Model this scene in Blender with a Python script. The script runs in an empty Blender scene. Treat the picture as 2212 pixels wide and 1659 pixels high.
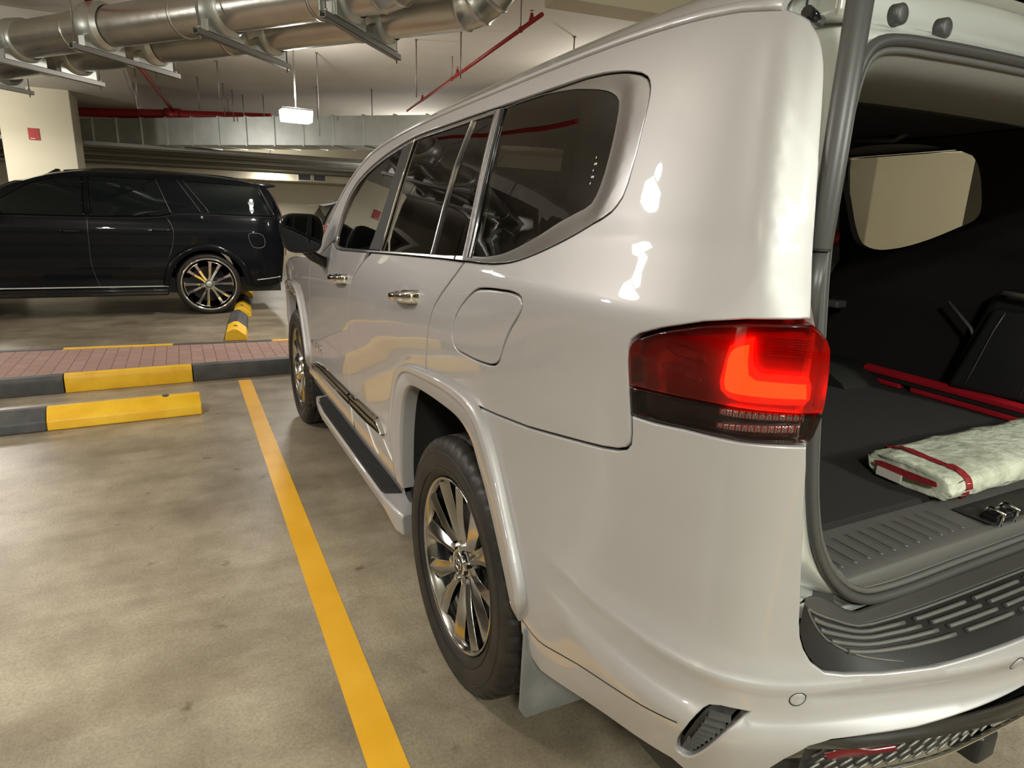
import bpy, math, random
import numpy as np
from mathutils import Vector, Matrix
from mathutils.geometry import delaunay_2d_cdt
random.seed(7)
scn = bpy.context.scene
COL = scn.collection

# ------------------------------------------------------------------ camera
def camera():
    yaw, pitch, roll = .4782, .2546, -.0328
    f = Vector((math.sin(yaw)*math.cos(pitch), math.cos(yaw)*math.cos(pitch), -math.sin(pitch)))
    r = Vector((math.cos(yaw), -math.sin(yaw), 0)); d = f.cross(r)
    r2 = r*math.cos(roll)+d*math.sin(roll); d2 = -r*math.sin(roll)+d*math.cos(roll)
    cd = bpy.data.cameras.new('camera'); co = bpy.data.objects.new('camera', cd); COL.objects.link(co)
    m = Matrix((( r2.x, -d2.x, -f.x, -1.6169), (r2.y, -d2.y, -f.y, -1.6464), (r2.z, -d2.z, -f.z, 1.4406), (0, 0, 0, 1)))
    co.matrix_world = m
    cd.sensor_fit = 'HORIZONTAL'; cd.sensor_width = 36; cd.lens = 1380.93/2212*36
    cd.clip_start = .02; cd.clip_end = 200
    scn.camera = co
camera()

# ------------------------------------------------------------------ world, exposure
w = bpy.data.worlds.new('world'); scn.world = w; w.use_nodes = True
w.node_tree.nodes['Background'].inputs[0].default_value = (.9, .85, .75, 1)
w.node_tree.nodes['Background'].inputs[1].default_value = .25
scn.view_settings.view_transform = 'Standard'; scn.view_settings.look = 'None'
scn.view_settings.exposure = EXPOSURE = 0.0; scn.view_settings.gamma = 1
scn.view_settings.use_curve_mapping = False
try:
    scn.cycles.use_denoising = True
    scn.cycles.max_bounces = 8; scn.cycles.glossy_bounces = 5; scn.cycles.diffuse_bounces = 4
    scn.cycles.transparent_max_bounces = 12; scn.cycles.sample_clamp_indirect = 4
    scn.cycles.caustics_reflective = False; scn.cycles.caustics_refractive = False
except Exception: pass

# ------------------------------------------------------------------ light fittings: (x, y, z, rotation, watts)
LAMPS = [(-.30, 6.45, 2.49, .05, 50), (-3.0, 1.35, 2.5, .2, 52), (-2.2, -3.1, 2.62, 0, 95), (.9, -4.2, 2.62, 0, 165),
         (-5.6, 4.6, 2.55, 0, 60), (-6.2, -1.6, 2.55, 0, 60), (3.4, 5.6, 2.55, 0, 50), (.625, 16.25, 2.385, 0, 32), (-4.4, 9.6, 2.6, 0, 65), (4.2, -.8, 2.6, 0, 45), (3.2, 12.0, 2.5, 0, 90)]

LC = [(1., .95, .88)]*2+[(.95, 1., .90)]*2+[(1., .95, .88)]*7
# ------------------------------------------------------------------ materials
def nd(nt, t, **k):
    n = nt.nodes.new(t)
    for a, b in k.items():
        try: setattr(n, a, b)
        except Exception: pass
    return n
def mat(name, col, rough=.5, metal=0., coat=0., coatr=.03, spec=None, emis=None, es=0., ior=None, bump=None, noise=None, trans=0., flake=0.):
    m = bpy.data.materials.new(name); m.use_nodes = True; nt = m.node_tree; b = nt.nodes['Principled BSDF']
    c = (*col, 1) if len(col) == 3 else col
    b.inputs['Base Color'].default_value = c; b.inputs['Roughness'].default_value = rough; b.inputs['Metallic'].default_value = metal
    b.inputs['Coat Weight'].default_value = coat; b.inputs['Coat Roughness'].default_value = coatr
    if spec is not None: b.inputs['Specular IOR Level'].default_value = spec
    if ior: b.inputs['IOR'].default_value = ior
    if trans: b.inputs['Transmission Weight'].default_value = trans
    if emis: b.inputs['Emission Color'].default_value = (*emis, 1); b.inputs['Emission Strength'].default_value = es
    tc = nd(nt, 'ShaderNodeTexCoord')
    if noise:   # (scale, detail, second colour, low, high)
        n = nd(nt, 'ShaderNodeTexNoise'); n.inputs['Scale'].default_value = noise[0]; n.inputs['Detail'].default_value = noise[1]
        nt.links.new(tc.outputs['Object'], n.inputs['Vector'])
        r = nd(nt, 'ShaderNodeValToRGB'); r.color_ramp.elements[0].position = noise[3]; r.color_ramp.elements[1].position = noise[4]
        r.color_ramp.elements[0].color = c; r.color_ramp.elements[1].color = (*noise[2], 1)
        nt.links.new(n.outputs['Fac'], r.inputs[0]); nt.links.new(r.outputs[0], b.inputs['Base Color'])
    if bump:    # (scale, strength, distance)
        n = nd(nt, 'ShaderNodeTexNoise'); n.inputs['Scale'].default_value = bump[0]; n.inputs['Detail'].default_value = 4
        nt.links.new(tc.outputs['Object'], n.inputs['Vector'])
        bp = nd(nt, 'ShaderNodeBump'); bp.inputs['Strength'].default_value = bump[1]; bp.inputs['Distance'].default_value = bump[2]
        nt.links.new(n.outputs['Fac'], bp.inputs['Height']); nt.links.new(bp.outputs[0], b.inputs['Normal'])
    return m
def glass_mat(name, tint, ior=1.5, body=None):
    m = bpy.data.materials.new(name); m.use_nodes = True; nt = m.node_tree
    for n in list(nt.nodes):
        if n.type == 'BSDF_PRINCIPLED': nt.nodes.remove(n)
    out = nt.nodes['Material Output']
    tr = nd(nt, 'ShaderNodeBsdfTransparent'); tr.inputs[0].default_value = (*tint, 1)
    gl = nd(nt, 'ShaderNodeBsdfGlossy'); gl.inputs['Roughness'].default_value = .01; gl.inputs[0].default_value = (1, 1, 1, 1)
    fr = nd(nt, 'ShaderNodeFresnel'); fr.inputs[0].default_value = ior
    mx = nd(nt, 'ShaderNodeMixShader'); nt.links.new(fr.outputs[0], mx.inputs[0]); nt.links.new(tr.outputs[0], mx.inputs[1]); nt.links.new(gl.outputs[0], mx.inputs[2])
    nt.links.new(mx.outputs[0], out.inputs[0])
    return m
M = {}
M['paint'] = mat('silver_car_paint', (.395, .378, .378), .46, .30, 1., .02, spec=.3)
M['jamb'] = mat('silver_jamb_paint', (.62, .62, .58), .35, .2, .8, .05)
M['black_gloss'] = mat('gloss_black_trim', (.008, .008, .009), .12, 0, .55, .02, spec=.2)
M['window_trim'] = mat('dark_chrome_window_trim', (.46, .45, .46), .16, .85)
M['pillar_trim'] = mat('satin_grey_pillar_trim', (.16, .155, .155), .28, .8)
M['chrome'] = mat('chrome', (.86, .86, .86), .06, 1.)
M['dchrome'] = mat('dark_chrome_wheel_finish', (.46, .45, .44), .14, 1.)
M['dark_red'] = mat('dark_red_lens', (.10, .004, .006), .25)
M['black_metal'] = mat('satin_black_metal', (.02, .02, .02), .4, .3)
M['rubber'] = mat('tyre_rubber', (.017, .0145, .013), .5, spec=.28, bump=(220, .12, .002), noise=(9, 3, (.032, .027, .023), .4, .75))
M['plastic'] = mat('black_grained_plastic', (.020, .019, .018), .55, spec=.3, bump=(420, .25, .001))
M['padblack'] = mat('black_pad_rubber', (.011, .010, .009), .5, spec=.3, bump=(420, .25, .001))
M['gplastic'] = mat('grey_grained_plastic', (.085, .08, .074), .5, bump=(420, .2, .001))
M['seal'] = mat('dark_grey_rubber_seal', (.05, .048, .045), .45)
M['carpet'] = mat('black_carpet', (.014, .0105, .010), .97, bump=(600, .6, .003))
M['headliner'] = mat('dark_headliner_fabric', (.016, .014, .0135), .95)
M['leather'] = mat('black_leather', (.011, .010, .0095), .55, bump=(260, .25, .001))
M['strut'] = mat('dark_grey_strut_coating', (.062, .060, .057), .42, .1)
M['glass'] = glass_mat('tinted_glass', (.42, .40, .36), 1.55)
M['glass_dark'] = glass_mat('privacy_glass', (.40, .38, .34), 1.6)
M['red_lens'] = glass_mat('red_lamp_lens', (.70, .05, .04), 1.4)
M['clear_lens'] = glass_mat('clear_lamp_lens', (.62, .50, .50), 1.36)
M['lamp_dark'] = mat('dark_red_lamp_housing', (.50, .012, .016), .35, .0)
M['lamp_black'] = mat('black_lamp_housing', (.015, .01, .01), .3)
M['glow'] = mat('glowing_red_lamp', (1, .08, .02), .3, emis=(1., .34, .05), es=5.5)
M['glow2'] = mat('glowing_lamp_rim', (1, .1, .03), .3, emis=(1., .12, .03), es=2.2)
M['reflector'] = mat('ribbed_silver_reflector', (.75, .72, .72), .18, .9)
M['red_reflector'] = mat('red_reflector', (.45, .01, .015), .2, 0, 1, .05)
M['edge_highlight'] = mat('white_edge_highlight', (.8, .78, .74), .3)  # white that paints the bright glint along door edges
M['red_plastic'] = mat('red_plastic', (.42, .012, .022), .35)
M['film'] = mat('white_plastic_wrap', (.62, .63, .52), .42, bump=(28, .5, .02), noise=(14, 5, (.42, .43, .33), .42, .68))
M['red_tape'] = mat('red_tape', (.24, .018, .022), .35, bump=(60, .5, .01))
M['paper'] = mat('paper_label', (.55, .50, .44), .6)
M['black_paint'] = mat('black_car_paint', (.004, .005, .007), .3, 0, .28, .01, spec=.06)
M['black_glass'] = mat('black_privacy_glass', (.005, .008, .008), .04, 0, 0., .0, spec=.28)
M['white_paint'] = mat('white_car_paint', (.72, .70, .70), .3, 0, 1, .03)
M['steel'] = mat('galvanised_steel', (.55, .54, .50), .30, .9, bump=(3, .25, .03), noise=(5, 4, (.63, .61, .56), .35, .7))
M['steel_flat'] = mat('galvanised_sheet', (.50, .53, .50), .38, .75, noise=(3, 5, (.62, .64, .60), .35, .7))
M['steel_dark'] = mat('dull_galvanised_steel', (.25, .24, .22), .45, .6)
M['red_pipe'] = mat('red_painted_pipe', (.36, .016, .014), .45)
M['ltrim'] = mat('light_grey_trim', (.16, .155, .145), .5, bump=(420, .2, .001))
M['grey_mat'] = mat('grey_rubber_flap', (.15, .155, .155), .5, noise=(9, 3, (.22, .225, .225), .4, .7))
M['yellow'] = mat('yellow_line_paint', (.72, .36, .012), .42, noise=(5, 6, (.80, .43, .03), .35, .7), bump=(160, .3, .002))
M['kyellow'] = mat('yellow_kerb_paint', (.78, .43, .008), .5, noise=(7, 6, (.86, .52, .02), .38, .6), bump=(90, .3, .004))
M['kblack'] = mat('black_kerb_paint', (.045, .047, .048), .6, noise=(7, 6, (.075, .072, .068), .38, .6))
M['cream'] = mat('cream_wall_paint', (.66, .61, .46), .8, noise=(.7, 4, (.60, .55, .41), .4, .7))
M['ceil'] = mat('ceiling_paint', (.66, .63, .56), .85, noise=(.5, 5, (.55, .52, .455), .38, .66), bump=(60, .12, .01))
M['diffuser'] = mat('lamp_diffuser', (1, 1, 1), .4, emis=(1., .98, .90), es=22.)
M['dark_void'] = mat('dark_wall_paint', (.10, .085, .07), .85)

def floor_mat():
    m = bpy.data.materials.new('sealed_concrete'); m.use_nodes = True; nt = m.node_tree; b = nt.nodes['Principled BSDF']
    tc = nd(nt, 'ShaderNodeTexCoord')
    def noise(s, d, r=.55, off=(0, 0, 0), sc=(1, 1, 1)):
        mp = nd(nt, 'ShaderNodeMapping'); mp.inputs['Location'].default_value = off; mp.inputs['Scale'].default_value = sc
        nt.links.new(tc.outputs['Object'], mp.inputs[0])
        n = nd(nt, 'ShaderNodeTexNoise'); n.inputs['Scale'].default_value = s; n.inputs['Detail'].default_value = d; n.inputs['Roughness'].default_value = r
        nt.links.new(mp.outputs[0], n.inputs['Vector']); return n
    def ramp(n, p0, c0, p1, c1):
        r = nd(nt, 'ShaderNodeValToRGB'); e = r.color_ramp.elements; e[0].position = p0; e[0].color = (*c0, 1); e[1].position = p1; e[1].color = (*c1, 1)
        nt.links.new(n.outputs[0], r.inputs[0]); return r
    def mul(a, bb, f=1.):
        x = nd(nt, 'ShaderNodeMix', data_type='RGBA', blend_type='MULTIPLY'); x.inputs[0].default_value = f
        nt.links.new(a.outputs[0] if a.type != 'MIX' else a.outputs[2], x.inputs[6]); nt.links.new(bb.outputs[0], x.inputs[7]); return x
    big = ramp(noise(.8, 5, .62), .30, (.18, .148, .10), .62, (.405, .35, .258))
    mid = ramp(noise(3.2, 7, .68, (3, 1, 0)), .34, (.68, .66, .64), .62, (1, 1, 1))
    spot = ramp(noise(7.5, 3, .5, (9, 4, 0)), .24, (.42, .38, .34), .33, (1, 1, 1))
    grain = ramp(noise(95, 3, .7), .25, (.72, .70, .68), .62, (1.08, 1.08, 1.08))
    streak = ramp(noise(2.2, 4, .6, (0, 0, 0), (.25, 2.2, 1)), .36, (.80, .77, .74), .56, (1, 1, 1))
    x = mul(mul(mul(mul(big, mid), spot), grain), streak, .7)
    nt.links.new(x.outputs[2], b.inputs['Base Color'])
    r2 = nd(nt, 'ShaderNodeMapRange'); r2.inputs[3].default_value = .22; r2.inputs[4].default_value = .5
    nt.links.new(noise(1.6, 4).outputs[0], r2.inputs[0]); nt.links.new(r2.outputs[0], b.inputs['Roughness'])
    bp = nd(nt, 'ShaderNodeBump'); bp.inputs['Strength'].default_value = .25; bp.inputs['Distance'].default_value = .003
    nt.links.new(noise(120, 3).outputs[0], bp.inputs['Height']); nt.links.new(bp.outputs[0], b.inputs['Normal'])
    return m
M['floor'] = floor_mat()
def brick_mat():
    m = bpy.data.materials.new('red_block_paving'); m.use_nodes = True; nt = m.node_tree; b = nt.nodes['Principled BSDF']
    tc = nd(nt, 'ShaderNodeTexCoord'); br = nd(nt, 'ShaderNodeTexBrick'); br.offset = .5
    for k, v in {'Scale': 1., 'Mortar Size': .003, 'Brick Width': .2, 'Row Height': .1}.items(): br.inputs[k].default_value = v
    br.inputs['Color1'].default_value = (.30, .175, .135, 1); br.inputs['Color2'].default_value = (.34, .205, .165, 1); br.inputs['Mortar'].default_value = (.12, .06, .045, 1)
    mp = nd(nt, 'ShaderNodeMapping'); mp.inputs['Rotation'].default_value = (0, 0, 1.57)
    nt.links.new(tc.outputs['Object'], mp.inputs[0]); nt.links.new(mp.outputs[0], br.inputs[0]); nt.links.new(br.outputs[0], b.inputs['Base Color'])
    b.inputs['Roughness'].default_value = .75
    bp = nd(nt, 'ShaderNodeBump'); bp.inputs['Strength'].default_value = .5; bp.inputs['Distance'].default_value = .004; bp.invert = True
    nt.links.new(br.outputs['Fac'], bp.inputs['Height']); nt.links.new(bp.outputs[0], b.inputs['Normal'])
    return m
M['brick'] = brick_mat()

# ------------------------------------------------------------------ mesh helpers
class MB:
    def __init__(s): s.v = []; s.f = []; s.m = []; s.sm = []
    def add(s, vs, fs, mi=0, smooth=False):
        o = len(s.v); s.v += [tuple(v) for v in vs]; s.f += [tuple(i+o for i in f) for f in fs]; s.m += [mi]*len(fs); s.sm += [smooth]*len(fs); return s
    def box(s, x0, x1, y0, y1, z0, z1, mi=0, T=None):
        vs = [Vector((x, y, z)) for x in (x0, x1) for y in (y0, y1) for z in (z0, z1)]
        if T: vs = [T @ v for v in vs]
        return s.add(vs, [(0, 1, 3, 2), (4, 6, 7, 5), (0, 4, 5, 1), (2, 3, 7, 6), (0, 2, 6, 4), (1, 5, 7, 3)], mi)
    def tube(s, pts, r, n=12, mi=0, caps=True, closed=False):
        pts = [Vector(p) for p in pts]; rs = r if isinstance(r, (list, tuple)) else [r]*len(pts)
        vs = []; up = None; N = len(pts)
        for i, p in enumerate(pts):
            a = pts[i-1] if (i > 0 or closed) else p; b = pts[(i+1) % N] if (i < N-1 or closed) else p
            t = (b-a).normalized()
            if up is None: up = t.orthogonal().normalized()
            up = (up-t*up.dot(t)).normalized(); q = t.cross(up)
            for k in range(n):
                a_ = 2*math.pi*k/n; vs.append(p+(up*math.cos(a_)+q*math.sin(a_))*rs[i])
        fs = []
        for i in range(N if closed else N-1):
            j = (i+1) % N
            for k in range(n): fs.append((i*n+k, i*n+(k+1) % n, j*n+(k+1) % n, j*n+k))
        s.add(vs, fs, mi, True)
        if caps and not closed:
            o = len(s.v)-len(vs)
            s.f += [tuple(o+k for k in range(n))[::-1], tuple(o+(N-1)*n+k for k in range(n))]; s.m += [mi, mi]; s.sm += [False, False]
        return s
    def lathe(s, prof, n=48, mi=0, org=(0, 0, 0), ax='x', smooth=True, fn=None, close=False):
        # prof: (axial, radius)
        vs = []; m = len(prof)
        for k in range(n):
            a = 2*math.pi*k/n; c, q = math.cos(a), math.sin(a)
            for j, (x, r) in enumerate(prof):
                if fn: x, r = fn(j, k, x, r)
                v = (x, r*c, r*q) if ax == 'x' else (r*c, r*q, x) if ax == 'z' else (r*c, x, r*q)
                vs.append((v[0]+org[0], v[1]+org[1], v[2]+org[2]))
        fs = []
        for k in range(n):
            k2 = (k+1) % n
            for j in range(m-1): fs.append((k*m+j, k*m+j+1, k2*m+j+1, k2*m+j))
            if close: fs.append((k*m+m-1, k*m, k2*m, k2*m+m-1))
        return s.add(vs, fs, mi, smooth)
    def loft(s, loops, closed=True, mi=0, smooth=True, cap=False):
        n = len(loops[0]); vs = [p for l in loops for p in l]; fs = []
        for i in range(len(loops)-1):
            for k in range(n if closed else n-1):
                k2 = (k+1) % n; fs.append((i*n+k, i*n+k2, (i+1)*n+k2, (i+1)*n+k))
        s.add(vs, fs, mi, smooth)
        if cap:
            o = len(s.v)-len(vs); s.f += [tuple(o+k for k in range(n))[::-1], tuple(o+(len(loops)-1)*n+k for k in range(n))]; s.m += [mi]*2; s.sm += [False]*2
        return s
    def prism(s, poly, axis, a, b, mi=0):
        # poly 2D in the plane orthogonal to axis ('x': (y,z), 'y': (x,z), 'z': (x,y))
        def P3(p, t): return (t, p[0], p[1]) if axis == 'x' else (p[0], t, p[1]) if axis == 'y' else (p[0], p[1], t)
        n = len(poly); vs = [P3(p, a) for p in poly]+[P3(p, b) for p in poly]
        fs = [tuple(range(n))[::-1], tuple(range(n, 2*n))]+[(k, (k+1) % n, n+(k+1) % n, n+k) for k in range(n)]
        return s.add(vs, fs, mi)
    def build(s, name, mats, parent=None, bevel=0, seg=2, auto=None, mirror=False, mod=None, inv=False, fixn=True):
        me = bpy.data.meshes.new(name)
        v = [(-p[0], p[1], p[2]) for p in s.v] if mirror else s.v
        f = [tuple(reversed(q)) for q in s.f] if mirror else s.f
        me.from_pydata([tuple(p) for p in v], [], f)
        for m_ in (mats if isinstance(mats, (list, tuple)) else [mats]): me.materials.append(M[m_] if isinstance(m_, str) else m_)
        me.polygons.foreach_set('material_index', s.m); me.polygons.foreach_set('use_smooth', s.sm)
        if fixn:
            import bmesh
            bm = bmesh.new(); bm.from_mesh(me); bmesh.ops.recalc_face_normals(bm, faces=bm.faces); bm.to_mesh(me); bm.free()
        me.update()
        o = bpy.data.objects.new(name, me); COL.objects.link(o)
        if parent: o.parent = parent
        if bevel:
            b = o.modifiers.new('bevel', 'BEVEL'); b.width = bevel; b.segments = seg; b.limit_method = 'ANGLE'; b.angle_limit = .6
            me.polygons.foreach_set('use_smooth', [True]*len(me.polygons)); w_ = o.modifiers.new('wn', 'WEIGHTED_NORMAL'); w_.keep_sharp = True
        return o
def root(name, label, cat, loc=(0, 0, 0), rz=0, group=None):
    o = bpy.data.objects.new(name, None); COL.objects.link(o); o.location = loc; o.rotation_euler = (0, 0, rz); o.empty_display_size = .1
    o['label'] = label; o['category'] = cat
    if group: o['group'] = group
    return o
def tag(o, label, cat, group=None):
    o['label'] = label; o['category'] = cat
    if group: o['group'] = group
    return o
def struct(o): o['kind'] = 'structure'; return o
def copy_tree(r):
    c = r.copy(); COL.objects.link(c)
    for ch in list(r.children):
        d = copy_tree(ch); d.parent = c
    return c

# ------------------------------------------------------------------ the garage
def garage():
    m = MB(); m.add([(-16, -12, 0), (16, -12, 0), (16, 24, 0), (-16, 24, 0)], [(0, 1, 2, 3)]); m.box(-16, 16, -12, 24, -.3, -.001)
    struct(m.build('floor', 'floor', fixn=False))
    m = MB(); m.box(-16, 16, -12, 24, 3.36, 3.7); struct(m.build('ceiling', 'ceil'))
    m = MB(); m.box(-16, -15.8, -12, 24, 0, 3.4); struct(m.build('wall_left', 'cream'))
    m = MB(); m.box(15.8, 16, -12, 24, 0, 3.4); struct(m.build('wall_right', 'cream'))
    m = MB(); m.box(-16, 16, 17.3, 17.6, 0, 3.4); struct(m.build('wall_far', 'cream'))
    m = MB(); m.box(-16, 16, -12, -11.8, 0, 3.4); struct(m.build('wall_near', 'cream'))
    # dropped slab round the columns, and the deep beam above the car
    m = MB(); m.box(-6.5, -2.08, 7.2, 14.5, 3.12, 3.37); struct(m.build('trim_1', 'ceil'))
    m = MB(); m.box(0, 9, 0, .27, 3.0, 3.37, T=Matrix.Translation((1.0, 2.86, 0)) @ Matrix.Rotation(-.12, 4, 'Z'))
    struct(m.build('trim_2', 'cream'))
    for (x0, x1, y0, y1, top, lab) in ((-3.86, -2.93, 11.0, 12.0, 3.13, 'square cream column behind the black SUV, with a small red sign'),
                                  (2.3, 3.35, 1.07, 1.26, 3.36, 'cream column seen through the far quarter window of the silver SUV'),
                                  (-7.6, -6.7, -2.8, -1.9, 3.36, 'cream column standing behind the photographer, out of the frame')):
        m = MB(); m.box(x0, x1, y0, y1, 0, top); c = m.build('column', 'cream', bevel=.012)
        tag(c, lab, 'column')
        if y0 == 11.0:
            s = MB(); s.box(-3.52, -3.38, 10.985, 10.999, 2.36, 2.53, 0); s.box(-3.5, -3.44, 10.982, 10.986, 2.375, 2.385, 1); s = s.build('fire_sign', ['red_pipe', 'white_paint'])
            tag(s, 'small square red sign fixed on the cream column', 'sign')
garage()

M['sidetrim'] = mat('dark_side_trim', (.014, .011, .0105), .75, spec=.25, bump=(420, .25, .001))
M['gplastic2'] = mat('charcoal_bumper_plastic', (.045, .042, .038), .5, spec=.35, bump=(420, .2, .001))
# ------------------------------------------------------------------ floor markings, stops, kerbs
def ground_things():
    m = MB(); m.add([(-1.262, 4.20, .002), (-1.160, 4.20, .002), (-1.203, -3.6, .002), (-1.307, -3.6, .002)], [(0, 3, 2, 1)])
    tag(m.build('parking_line', 'yellow', fixn=False), 'long yellow painted bay line on the concrete beside the silver SUV', 'painted line')
    m = MB(); m.add([(1.55, 4.3, .002), (1.65, 4.3, .002), (1.6, -3.6, .002), (1.5, -3.6, .002)], [(0, 3, 2, 1)])
    tag(m.build('parking_line', 'yellow', fixn=False), 'yellow painted bay line on the far side of the silver SUV', 'painted line')
    # wheel stop: one casting, yellow half and black half
    prof = [(0, 0), (.012, .062), (.10, .132), (.145, .134), (.215, .10), (.235, 0)]
    def stop(x0, x1, xm, y, rz, label, name='wheel_stop', group=None, cols=('black', 'yellow'), org=None, label2=None):
        r = root(name, label, 'wheel stop', org, rz, group)
        L = x1-x0
        def seg(a, b, mt, nm):
            q = MB(); q.prism(prof, 'x', a, b); o = q.build(nm, mt, r, bevel=.009); return o
        seg(0, xm-x0, 'k'+cols[0], cols[0]+'_half'); seg(xm-x0, L, 'k'+cols[1], cols[1]+'_half')
        for bx in (.22, L-.22):
            q = MB(); q.lathe([(-.01, 0), (-.01, .022), (.012, .022), (.014, 0)], 14, org=(bx, .12, .128), ax='z'); q.build('bolt_cap', 'kblack', r)
        return r
    rz = .05
    s = stop(-3.40, -1.57, -2.485, 0, rz, 'concrete wheel stop nearest the camera, yellow right half and black left half', org=(-3.398, 3.17, 0))
    # the stops behind the black SUV
    for (px, py, L, c, lab) in ((-1.14, 6.05, 1.55, ('yellow', 'black'), 'nearest of the row of wheel stops beside the black SUV rear wheel'),
                                (-.93, 7.78, 1.6, ('yellow', 'black'), 'second wheel stop of the row, right behind the black SUV rear tyre'),
                                (-.70, 9.9, 1.6, ('yellow', 'black'), 'third wheel stop of the row, beyond the black SUV rear wheel')):
        stop(0, L, L*(.36 if py < 7 else .5), 0, math.radians(84.3), lab, org=(px+.12, py, 0), cols=c, group='wheel stops behind the black SUV')
    # kerb stones along the near edge of the paved strip
    d = .05; x = -10.06; k = 0; bl = {}
    names = ['black painted kerb stone', 'yellow painted kerb stone']
    for i in range(7, 13):
        x0 = -2.51-.905*8+.905*i; yl = (i % 2 == 0)
        y0 = 4.245+(x0+2.0)*d
        o = MB(); o.prism([(0, 0), (0, .10), (.022, .137), (.10, .14), (.10, 0)], 'x', .003, .902)
        o = o.build('kerb_stone', 'kyellow' if yl else 'kblack', bevel=.005); o.location = (x0, y0, 0); o.rotation_euler = (0, 0, d)
        if i == 8: lab = 'yellow kerb stone on the near edge of the red paving, behind the near wheel stop'
        elif i == 7: lab = 'black kerb stone left of the yellow one on the near paving edge'
        elif i == 9: lab = 'black kerb stone running behind the silver SUV front wheel'
        else: lab = {10: 'yellow kerb stone of the near paving edge hidden in front of the silver bonnet', 11: 'black kerb stone of the near paving edge under the silver nose', 12: 'last yellow kerb stone of the near paving edge, right of the silver nose'}[i]
        tag(o, lab, 'kerb stone', 'kerb stones of the near paving edge')
    for i in range(6, 13):
        x0 = -2.66-.905*8+.905*i; yl = (i % 2 == 0); e = -.075
        o = MB(); o.prism([(0, 0), (0, .14), (.085, .138), (.105, .11), (.105, 0)], 'x', .003, .902)
        o = o.build('kerb_stone', 'kyellow' if yl else 'kblack', bevel=.005); o.location = (x0, 5.31+(x0+2.2)*e, 0); o.rotation_euler = (0, 0, e)
        lab = 'yellow topped kerb stone on the far edge of the red paving' if i == 8 else 'black kerb stone on the far paving edge, left of the yellow one' if i == 7 else 'black kerb stone on the far paving edge, right of the yellow one' if i == 9 else {6: 'yellow kerb stone at the left end of the far paving edge', 10: 'yellow kerb stone of the far paving edge beside the silver front wheel', 11: 'black kerb stone of the far paving edge, second from its right end', 12: 'yellow kerb stone at the right end of the far paving edge'}[i]
        tag(o, lab, 'kerb stone', 'kerb stones of the far paving edge')
    m = MB()
    def yn(x): return 4.245+(x+2.0)*.05+.1
    def yf(x): return 5.31+(x+2.2)*-.075+.002
    xs = [-4.4, 1.95]
    vs = [(xs[0], yn(xs[0]), .134), (xs[1], yn(xs[1]), .134), (xs[1], yf(xs[1]), .134), (xs[0], yf(xs[0]), .134)]
    m.add(vs+[(a, b, 0) for a, b, c in vs], [(0, 1, 2, 3), (4, 7, 6, 5), (0, 4, 5, 1), (1, 5, 6, 2), (2, 6, 7, 3), (3, 7, 4, 0)])
    p = m.build('paved_strip', 'brick'); struct(p)
ground_things()

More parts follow.
